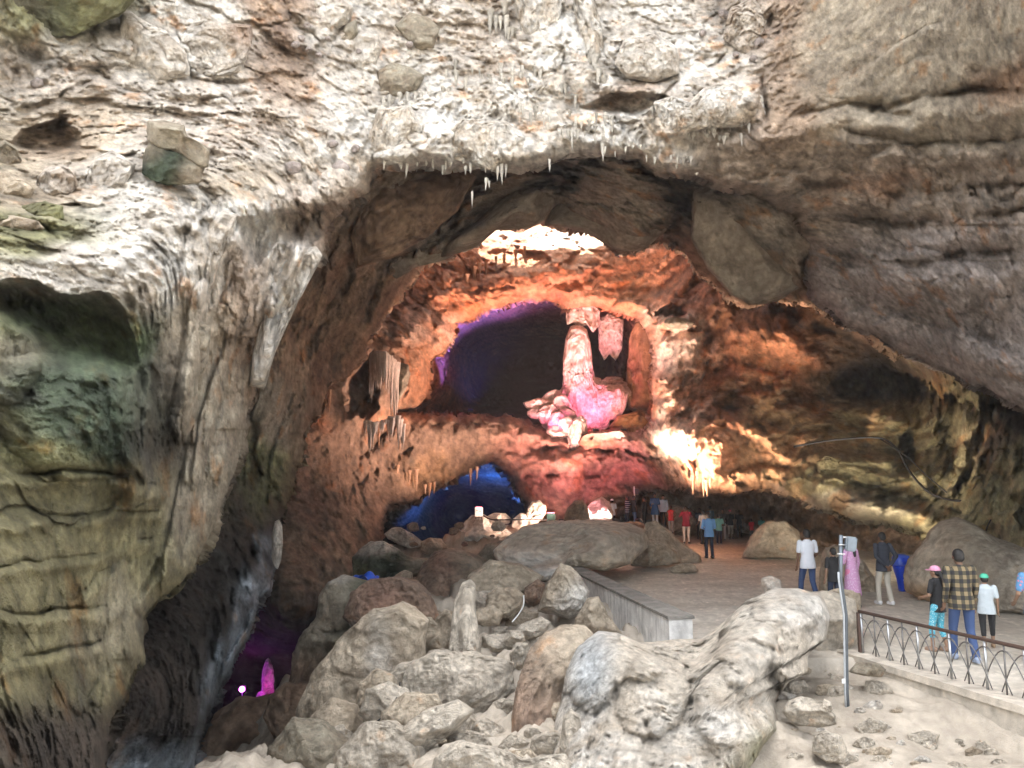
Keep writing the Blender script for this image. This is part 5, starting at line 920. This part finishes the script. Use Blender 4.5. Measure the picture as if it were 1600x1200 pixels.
    if facing:
        eb = [ball(hd((sg*.03, .088, .012)), (.012, .008, .007), 8) for sg in (-1, 1)]; V = []; Fc = []
        for v, f in eb: n = len(V); V += v; Fc += [[i+n for i in q] for q in f]
        mesh('eyes', V, Fc, HAIR, e)
        V, Fc = ball(hd((0, .088, -.058)), (.022, .008, .006), 8); mesh('mouth', V, Fc, cloth((.18,.05,.045)), e)
    return e
def at(px, py, t): return Vector(P(px, py, t))
def spot(px, py, t):                      # feet stand where the ground is
    p = at(px, py, t); return Vector((p.x, p.y, GZ(p.x, p.y)-.005)) if False else p
JEAN = cloth((.035,.065,.16)); NAVY = cloth((.02,.03,.06)); BLACKC = cloth((.018,.018,.02)); WHITEC = cloth((.72,.76,.82)); KHAKI = cloth((.48,.45,.38)); LBLUE = cloth((.16,.38,.75)); RED = cloth((.55,.03,.04)); MAROON = cloth((.26,.02,.05)); TEAL = cloth((.16,.42,.40)); KBLUE = cloth((.03,.10,.26)); GREYC = cloth((.4,.4,.38))
def PY(px, t): return at(px, 755, t)
def ground_person(label, px, t, h, yaw, *a, z=None, **k):
    p = at(px, 900, t); q = P(px, 900, t); zz = GZ(q[0], q[1]) if z is None else z
    v = 900.
    for _ in range(6):                    # the place on the ground in this direction at this distance
        q = P(px, v, t); v -= (zz-q[2])/t*F*.98
        if z is None: zz = GZ(q[0], q[1])
    q = P(px, v, t); return person(label, (q[0], q[1], zz), h, yaw, *a, **k)
BR = (.16,.085,.05); LB = (.30,.18,.115)
ground_person('person in a brown and black plaid shirt and blue jeans walking away between two children', 1509, 12.0, 1.70, R(-8), plaid(), JEAN, BR, 'swing', .16, tops='long', shoes=(.25,.3,.4))
ground_person('child in a pink cap, black tee and turquoise leggings walking beside the railing', 1470, 12.7, 1.37, R(35), BLACKC, floral((.10,.45,.60), (.5,.75,.8), 30), LB, ('front', 'front'), .10, hair='pony', hat=(.75,.33,.48), shoes=(.3,.2,.14), bottoms='capri', female=True)
ground_person('child in a mint green cap, pale tee and black capri trousers walking away', 1546, 13.0, 1.22, R(-25), cloth((.55,.62,.66)), BLACKC, LB, 'down', -.14, hair='short', hat=(.10,.55,.36), shoes=(.3,.2,.12), bottoms='capri')
ground_person('person in a bright white short-sleeved shirt and jeans walking away beyond the flowstone mound', 1265, 18., 1.66, R(8), WHITEC, JEAN, BR, ('down', 'hold'), .22, tops='tee')
ground_person('child in a black tee standing half hidden behind the lamp pole', 1306, 16.8, 1.34, R(15), BLACKC, NAVY, LB, 'down', .05)
ground_person('person in a long pink patterned dress walking behind the lamp pole', 1334, 17.2, 1.52, R(25), floral((.62,.33,.56), (.75,.55,.72), 26), cloth((.75,.25,.42)), LB, ('hold', 'down'), .06, tops='dress', hair='long', female=True)
ground_person('person in a black jacket and cream trousers with hands behind the back', 1384, 17.6, 1.62, R(12), cloth((.03,.035,.05)), KHAKI, BR, ('back', 'back'), .10, tops='long', shoes=(.7,.7,.7))
ground_person('person in a blue printed top mostly cut off by the right edge of the picture', 1628, 11.8, 1.62, R(-10), floral((.10,.25,.45), (.6,.2,.25), 20), NAVY, LB, 'hold', .1)
ground_person('person in an untucked sky-blue shirt and dark trousers standing on the open floor', 1109, 28.5, 1.68, R(5), LBLUE, NAVY, BR, 'front', .04, tops='long')
F_ = dict(near=False)
ground_person('person in a maroon shirt and white trousers taking a photo, facing away', 1073, 34., 1.62, R(-5), MAROON, cloth((.6,.6,.58)), LB, 'photo', .04, tops='long', **F_)
ground_person('child in a red sleeveless tunic holding a red bag on the far slab', 1049, 36., 1.28, R(150), RED, GREYC, BR, 'hip', 0, tops='sleeveless', facing=True, z=.42, **F_)
ground_person('person in a light blue shirt and black trousers facing the camera on the far rocks', 1037, 38.5, 1.56, R(178), cloth((.5,.62,.78)), BLACKC, LB, 'down', 0, tops='long', facing=True, z=.60, **F_)
ground_person('person in a long dark blue tunic with folded arms and white trousers', 1024, 38, 1.52, R(170), KBLUE, cloth((.6,.62,.65)), LB, ('fold', 'hold'), 0, tops='kurta', facing=True, z=.72, **F_)
ground_person('person dressed all in black standing left of the dark blue tunic', 1008, 38, 1.56, R(60), BLACKC, BLACKC, BR, 'down', 0, z=.50, tops='long', **F_)
ground_person('person in a black shirt and faded jeans beside the striped shirt', 991, 38.5, 1.5, R(-70), BLACKC, cloth((.12,.2,.36)), BR, ('hold', 'down'), .1, z=.62, **F_)
ground_person('person in a navy and white striped shirt standing among the far rocks', 981, 38.2, 1.52, R(60), striped(), NAVY, BR, ('hold', 'hip'), .05, z=.60, **F_)
ground_person('person in a white cap, white shirt and dark shorts by the sunlit rocks', 957, 38.4, 1.50, R(10), cloth((.66,.72,.8)), BLACKC, LB, 'down', 0, hat=(.75,.72,.72), bottoms='shorts', z=.46, **F_)
ground_person('person in a white tee seen behind the sky-blue shirt', 1100, 34.5, 1.5, R(20), cloth((.68,.68,.66)), BLACKC, BR, 'hold', 0, **F_)
ground_person('dark-haired person in a dark top at the back left of the distant group', 1094, 38.5, 1.5, R(150), NAVY, BLACKC, BR, 'down', 0, **F_)
ground_person('person with a bluish top standing behind the sky-blue shirt on the right', 1111, 38.5, 1.62, R(30), cloth((.06,.14,.2)), BLACKC, BR, 'down', 0, **F_)
ground_person('youth in a teal shirt and dark jeans right of the sky-blue shirt', 1124, 34.5, 1.36, R(-20), TEAL, NAVY, LB, 'front', .05, shoes=(.6,.6,.6), **F_)
ground_person('person in a black top with a long white scarf behind the teal shirt', 1130, 37.5, 1.5, R(160), BLACKC, cloth((.6,.6,.57)), LB, 'down', 0, tops='long', hair='long', female=True, facing=True, **F_)
ground_person('person in a floppy coral hat, black tee and cream shorts', 1142, 38.5, 1.42, R(190), BLACKC, cloth((.5,.48,.4)), BR, 'down', 0, hat=(.75,.22,.22), bottoms='capri', facing=True, **F_)
ground_person('person in black in the shade right of the coral hat', 1156, 39.5, 1.36, R(170), BLACKC, BLACKC, BR, 'down', 0, facing=True, **F_)
ground_person('small child in a red top in the shade behind the round boulder', 1175, 38., 1.0, R(20), RED, BLACKC, BR, 'down', 0, **F_)
ground_person('small child in a teal top just left of the lone round boulder', 1191, 37.5, 1.1, R(-20), cloth((.08,.25,.24)), BLACKC, BR, 'down', 0, **F_)
# ================================================================ railing, walls, bin, poles
CONC = rockmat('concrete', 2., .012, .9, .2, .3)
def slab_mesh(name, corners, mat, parent=None, col=(.5,.48,.44), n=40, seed=3):
    """corners: 8 points, bottom ring then top ring; sides divided so colour and wear vary"""
    c = [Vector(p) for p in corners]; V = []; Fc = []; quads = [(0,1,5,4), (1,2,6,5), (2,3,7,6), (3,0,4,7), (4,5,6,7), (3,2,1,0)]
    for q in quads:
        a, b, d, e = [c[i] for i in q]; L1 = (b-a).length; L2 = (e-a).length; nu = max(1, int(L1/.06)); nv = max(1, int(L2/.06)); nu = min(nu, 160); nv = min(nv, 60); o = len(V)
        for j in range(nv+1):
            for i in range(nu+1):
                s, t = i/nu, j/nv; V.append((a*(1-s)+b*s)*(1-t)+(e*(1-s)+d*s)*t)
        for j in range(nv):
            for i in range(nu): k = o+j*(nu+1)+i; Fc.append([k, k+1, k+nu+2, k+nu+1])
    V = np.array([v[:] for v in V]); w = fbm(V*3, 4, seed)[:, None]; st = np.clip(ridged(V*np.array([5, 5, .7]), 3, seed+5)-.55, 0, 1)[:, None]
    V = V+.006*np.stack([fbm(V*6, 3, seed+k) for k in (7, 8, 9)], -1)
    cc = np.clip(np.array(col)*(1+.35*w)*(1-.9*st), .03, .9)
    return mesh(name, V, np.array(Fc), mat, parent, col=cc, smooth=False)
# parapet
a, b = at(908,885,20.9), at(1082,963,13.2); z1 = .46; d = (b-a); d.z = 0; d.normalize(); nrm = Vector((d.y, -d.x, 0))*-1; wdt = .42
q = [a+nrm*wdt*.0, b+nrm*wdt*.0, b-nrm*wdt, a-nrm*wdt]
par = empty('parapet_wall', ((a+b)/2).to_tuple()[:2]+(0,), 0, 'weathered grey concrete parapet wall running diagonally along the sandy floor', 'wall')
off = Vector(par.location)
slab_mesh('wall_body', [Vector((p.x, p.y, -.9))-off for p in q]+[Vector((p.x, p.y, z1))-off for p in q], CONC, par, (.74,.73,.70))
m_ = [a+nrm*.03, b+nrm*.03+d*.03, b-nrm*(wdt+.03)+d*.03, a-nrm*(wdt+.03)]
slab_mesh('coping', [Vector((p.x, p.y, z1+.002))-off for p in m_]+[Vector((p.x, p.y, z1+.05))-off for p in m_], CONC, par, (.24,.225,.20), seed=9)
# railing wall
ra, rb = Vector((5.62, 12.9, 0)), Vector((7.9, 5.0, 0)); rd = (rb-ra).normalized(); rn = Vector((rd.y, -rd.x, 0)); 
if rn.x > 0: rn = -rn
zt = .05
wall_e = empty('retaining_wall', ra, 0, 'low stained concrete retaining wall under the metal railing', 'wall')
q = [ra+rn*.22-rd*.2, rb+rn*.22, rb-rn*.12, ra-rn*.12-rd*.2]
slab_mesh('wall_body', [Vector((p.x, p.y, -1.6))-ra for p in q]+[Vector((p.x, p.y, zt-.1))-ra for p in q], CONC, wall_e, (.50,.45,.38), seed=13)
q = [ra+rn*.27-rd*.24, rb+rn*.27, rb-rn*.12, ra-rn*.12-rd*.24]
slab_mesh('ledge', [Vector((p.x, p.y, zt-.098))-ra for p in q]+[Vector((p.x, p.y, zt))-ra for p in q], CONC, wall_e, (.55,.49,.41), seed=17)
rail = empty('metal_railing', ra, 0, 'low dark metal railing of posts and crossed arcs beside the walkway', 'railing')
RAILM = plain('painted_iron', (.16,.15,.14), .45, .6, .002, 50); RUST = plain('rusty_rail', (.10,.06,.045), .7, .2, .003, 60)
Lr = (rb-ra).length; hr = .64
tub('top_rail', [rd*0+Vector((0,0,zt+hr)), rd*Lr+Vector((0,0,zt+hr))], .026, RUST, rail, 10)
npost = int(Lr/.29)
for i in range(npost+1):
    p = rd*(i*.29+.04); tub('post', [p+Vector((0,0,zt)), p+Vector((0,0,zt+hr-.01))], .017 if i % 2 == 0 else .012, RAILM if i % 2 else STEEL, rail, 8)
    if i < npost:
        for sg in (0, 1):            # an arc leaning over two bays, crossing its neighbour
            pts = []
            for k in range(11):
                t_ = k/10; x = (t_ if sg == 0 else 1-t_)*.46-.085; z_ = zt+.02+(hr-.10)*math.sin(t_*math.pi/2*1.25)/1.0*.98
                pts.append(p+rd*x+rn*(.012 if sg else -.012)+Vector((0, 0, min(z_, zt+hr-.04))))
            tub('arc', pts, .0085, RAILM, rail, 6)
end = bx('end_post', (0, 0, zt+.3), (.07, .07, .64), RUST, rail)
# tall lamp pole in front
pb = at(1322,1066,10.6); gzz = GZ(pb.x, pb.y); pb.z = gzz; ptop = at(1314,836,10.6)
pole = empty('lamp_pole', pb, 0, 'tall bent steel pole carrying a grey flood lamp in the foreground', 'lamp pole')
mid = at(1320,960,10.6)-pb; tp = ptop-pb
mid2 = at(1312,905,10.6)-pb
tub('pole', [(0,0,-.1), (.0,0,.2), mid+Vector((.01,0,0)), mid2+Vector((.01,0,0)), tp], [.030,.030,.030,.028,.028], plain('dark_steel', (.13,.15,.17), .4, .6), pole, 10)
tub('conduit', [(-.034,-.03,-.05), (-.034,-.03,.2), mid+Vector((-.026,-.03,0)), mid2+Vector((-.026,-.03,0)), mid2+Vector((-.02,-.02,.1))], .014, plain('grey_conduit', (.36,.38,.40), .45), pole, 8)
tub('bracket', [tp+Vector((0,0,-.03)), tp+Vector((.12,0,-.03))], .012, STEEL, pole, 8); tub('clamp', [tp+Vector((-.05,-.02,-.13)), tp+Vector((.06,-.02,-.13))], .009, STEEL, pole, 6); tub('clamp', [tp+Vector((-.07,-.02,-.25)), tp+Vector((.03,-.02,-.255))], .007, WHT, pole, 6)
lh = empty('lamp_head', (0,0,0)); bpy.data.objects.remove(lh)
bx('lamp_head', tp+Vector((.125,.0,-.12)), (.15,.09,.20), plain('grey_lamp', (.16,.19,.22), .5, .2), pole, Matrix.Rotation(R(8), 3, 'Y').to_quaternion(), .02)
bx('tag', tuple(mid*.28+Vector((-.06,-.04,0))), (.045,.004,.06), WHT, pole)
# far lamp pole
fp = at(992,815,38.8); e = empty('lamp_pole', fp, 0, 'thin pole with a small black lamp standing behind the far crowd', 'lamp pole')
tub('pole', [(0,0,-.3), (0,0,1.75)], .03, WHT, e, 8); bx('lamp_head', (.12,-.05,1.5), (.2,.12,.28), BLK, e, None, .02); bx('bracket', (.05,0,1.68), (.14,.03,.03), BLK, e)
# blue bin
bp_ = at(1412,920,19.9); bz = GZ(bp_.x, bp_.y); bp_.z = bz
BLUE = plain('blue_plastic', (.01,.06,.62), .35); BLUE2 = plain('blue_plastic_pale', (.06,.13,.62), .4)
e = empty('litter_bin', bp_, R(8), 'tapering blue plastic litter bin with a domed swing lid beside the huge boulder', 'litter bin')
def rrect(rings, n=20):
    V = []; Fc = []
    for (y0, z, rx, ry) in rings:
        for k in range(n):
            a_ = k/n*2*math.pi; c_, s_ = math.cos(a_), math.sin(a_); V.append((math.copysign(abs(c_)**.5, c_)*rx, y0+math.copysign(abs(s_)**.5, s_)*ry, z))
    m = len(rings)
    for i in range(m-1):
        for k in range(n): Fc.append([i*n+k, i*n+(k+1) % n, (i+1)*n+(k+1) % n, (i+1)*n+k])
    Fc.append(list(range(n))[::-1]); Fc.append([(m-1)*n+k for k in range(n)]); return V, Fc
V, Fc = rrect([(0,0,.10,.09),(0,.06,.11,.10),(0,.32,.14,.12),(0,.5,.185,.16),(0,.62,.205,.18),(0,.65,.205,.18)]); mesh('bin_body', V, Fc, BLUE, e)
V, Fc = rrect([(0,.652,.222,.195),(0,.70,.222,.195),(0,.76,.222,.19),(0.01,.84,.205,.175),(0.02,.90,.16,.14),(0.02,.93,.08,.07)]); mesh('lid', V, Fc, BLUE2, e)
V, Fc = rrect([(-.12,.70,.15,.075),(-.12,.78,.155,.07),(-.10,.85,.11,.06)]); mesh('flap', V, Fc, BLUE, e)
bx('sticker', (.03,-.183,.60), (.16,.004,.035), WHT, e); bx('sticker', (-.06,-.137,.30), (.05,.004,.05), WHT, e)
# box lights on the crest
p = at(748,805,32.6); e = empty('box_light', p, R(5), 'square white box light with a red top edge standing on the snow-white mound', 'box light')
bx('housing', (0,0,.14), (.34,.22,.38), WHT, e, None, .015); bx('red_strip', (0,-.02,.338), (.22,.12,.012), emis('red_glow', (1,.1,.15), 3), e); bx('leg', (-.12,0,-.1), (.03,.1,.12), BLK, e); bx('leg', (.12,0,-.1), (.03,.1,.12), BLK, e); bx('knob', (-.08,-.115,.2), (.04,.02,.04), BLK, e); bx('knob', (.05,-.115,.16), (.04,.02,.04), BLK, e)
p = at(861,812,33.5); e = empty('box_light', p, R(-10), 'dark box light with a glowing red top beside the jagged upright rock', 'box light')
bx('housing', (0,0,.12), (.34,.24,.34), plain('dark_green_housing', (.02,.06,.05), .5), e, None, .015); bx('red_strip', (0,-.02,.295), (.30,.2,.014), emis('red_glow2', (1,.05,.08), 4), e); bx('foot', (0,0,-.07), (.36,.2,.04), BLK, e)
# blue tarp scrap
n = 18; V = []; Fc = []
for j in range(n):
    for i in range(n):
        u, v = i/(n-1)-.5, j/(n-1)-.5; V.append((u*.7, v*.5, .12*math.sin(u*7+v*3)*math.cos(v*6)+.12-.35*(u*u+v*v)))
for j in range(n-1):
    for i in range(n-1): k = j*n+i; Fc.append([k, k+1, k+n+1, k+n])
o = mesh('tarpaulin', V, Fc, plain('blue_tarp', (.02,.10,.6), .4)); o.location = at(569,906,20); tag(o, 'crumpled scrap of bright blue tarpaulin behind the streaked block', 'tarpaulin')
CAB = plain('cable_rubber', (.015,.014,.013), .6)
def cable(label, pts, r=.02, mat=CAB):
    P0 = [at(*p) for p in pts]; out = []
    for i in range(len(P0)-1):
        p0 = P0[max(i-1, 0)]; p1 = P0[i]; p2 = P0[i+1]; p3 = P0[min(i+2, len(P0)-1)]
        for k in range(6): t_ = k/6; out.append(.5*((2*p1)+(p2-p0)*t_+(2*p0-5*p1+4*p2-p3)*t_*t_+(3*p1-p0-3*p2+p3)*t_**3))
    out.append(P0[-1]); c = out[0].copy(); o = tub('cable', [p-c for p in out], r, mat, None, 6); o.location = c; return tag(o, label, 'cable')
cable('thick black cable looping down across the olive right wall', [(1240,698,26),(1300,688,25.5),(1370,684,25),(1400,700,24.5),(1420,735,24),(1450,768,23),(1490,782,22),(1540,780,21),(1556,766,20.6)], .035)
cable('second thinner cable hanging just above the thick cable', [(1372,684,25),(1415,712,24),(1450,745,23),(1480,770,22.3)], .02)
cable('black cable snaking between boulders on the left of the slope', [(625,1066,10.8),(622,1085,10.5),(612,1105,10.1),(596,1122,9.9),(580,1132,9.9),(560,1140,10)], .012)
cable('pale cable hanging over the squat tan block', [(818,930,15.2),(818,945,15.1),(810,960,15),(800,972,14.8)], .012, WHT)
cable('dark cable running along the crest between the two box lights', [(756,806,32),(770,812,31.6),(800,812,31.4),(830,812,31.8),(855,812,32.8)], .03)
cable('dangling cable loops beside the far right column', [(1548,812,19.5),(1542,825,19.4),(1540,838,19.3),(1548,846,19.2),(1554,838,19.2)], .02)

# ================================================================ air
bm = bmesh.new(); bm_box(bm, (0, 40, 46.5), (128, 168, 113)); hz = bm_obj('haze', bm, bpy.data.materials.new('haze_air')); tag(hz, kind='stuff')
hm = hz.data.materials[0]; hm.use_nodes = True; hn = hm.node_tree; hn.nodes.remove(hn.nodes['Principled BSDF'])
pv = hn.nodes.new('ShaderNodeVolumePrincipled'); pv.inputs['Color'].default_value = (.93, .9, .88, 1); pv.inputs['Density'].default_value = .0008
hn.links.new(pv.outputs[0], hn.nodes['Material Output'].inputs['Volume'])
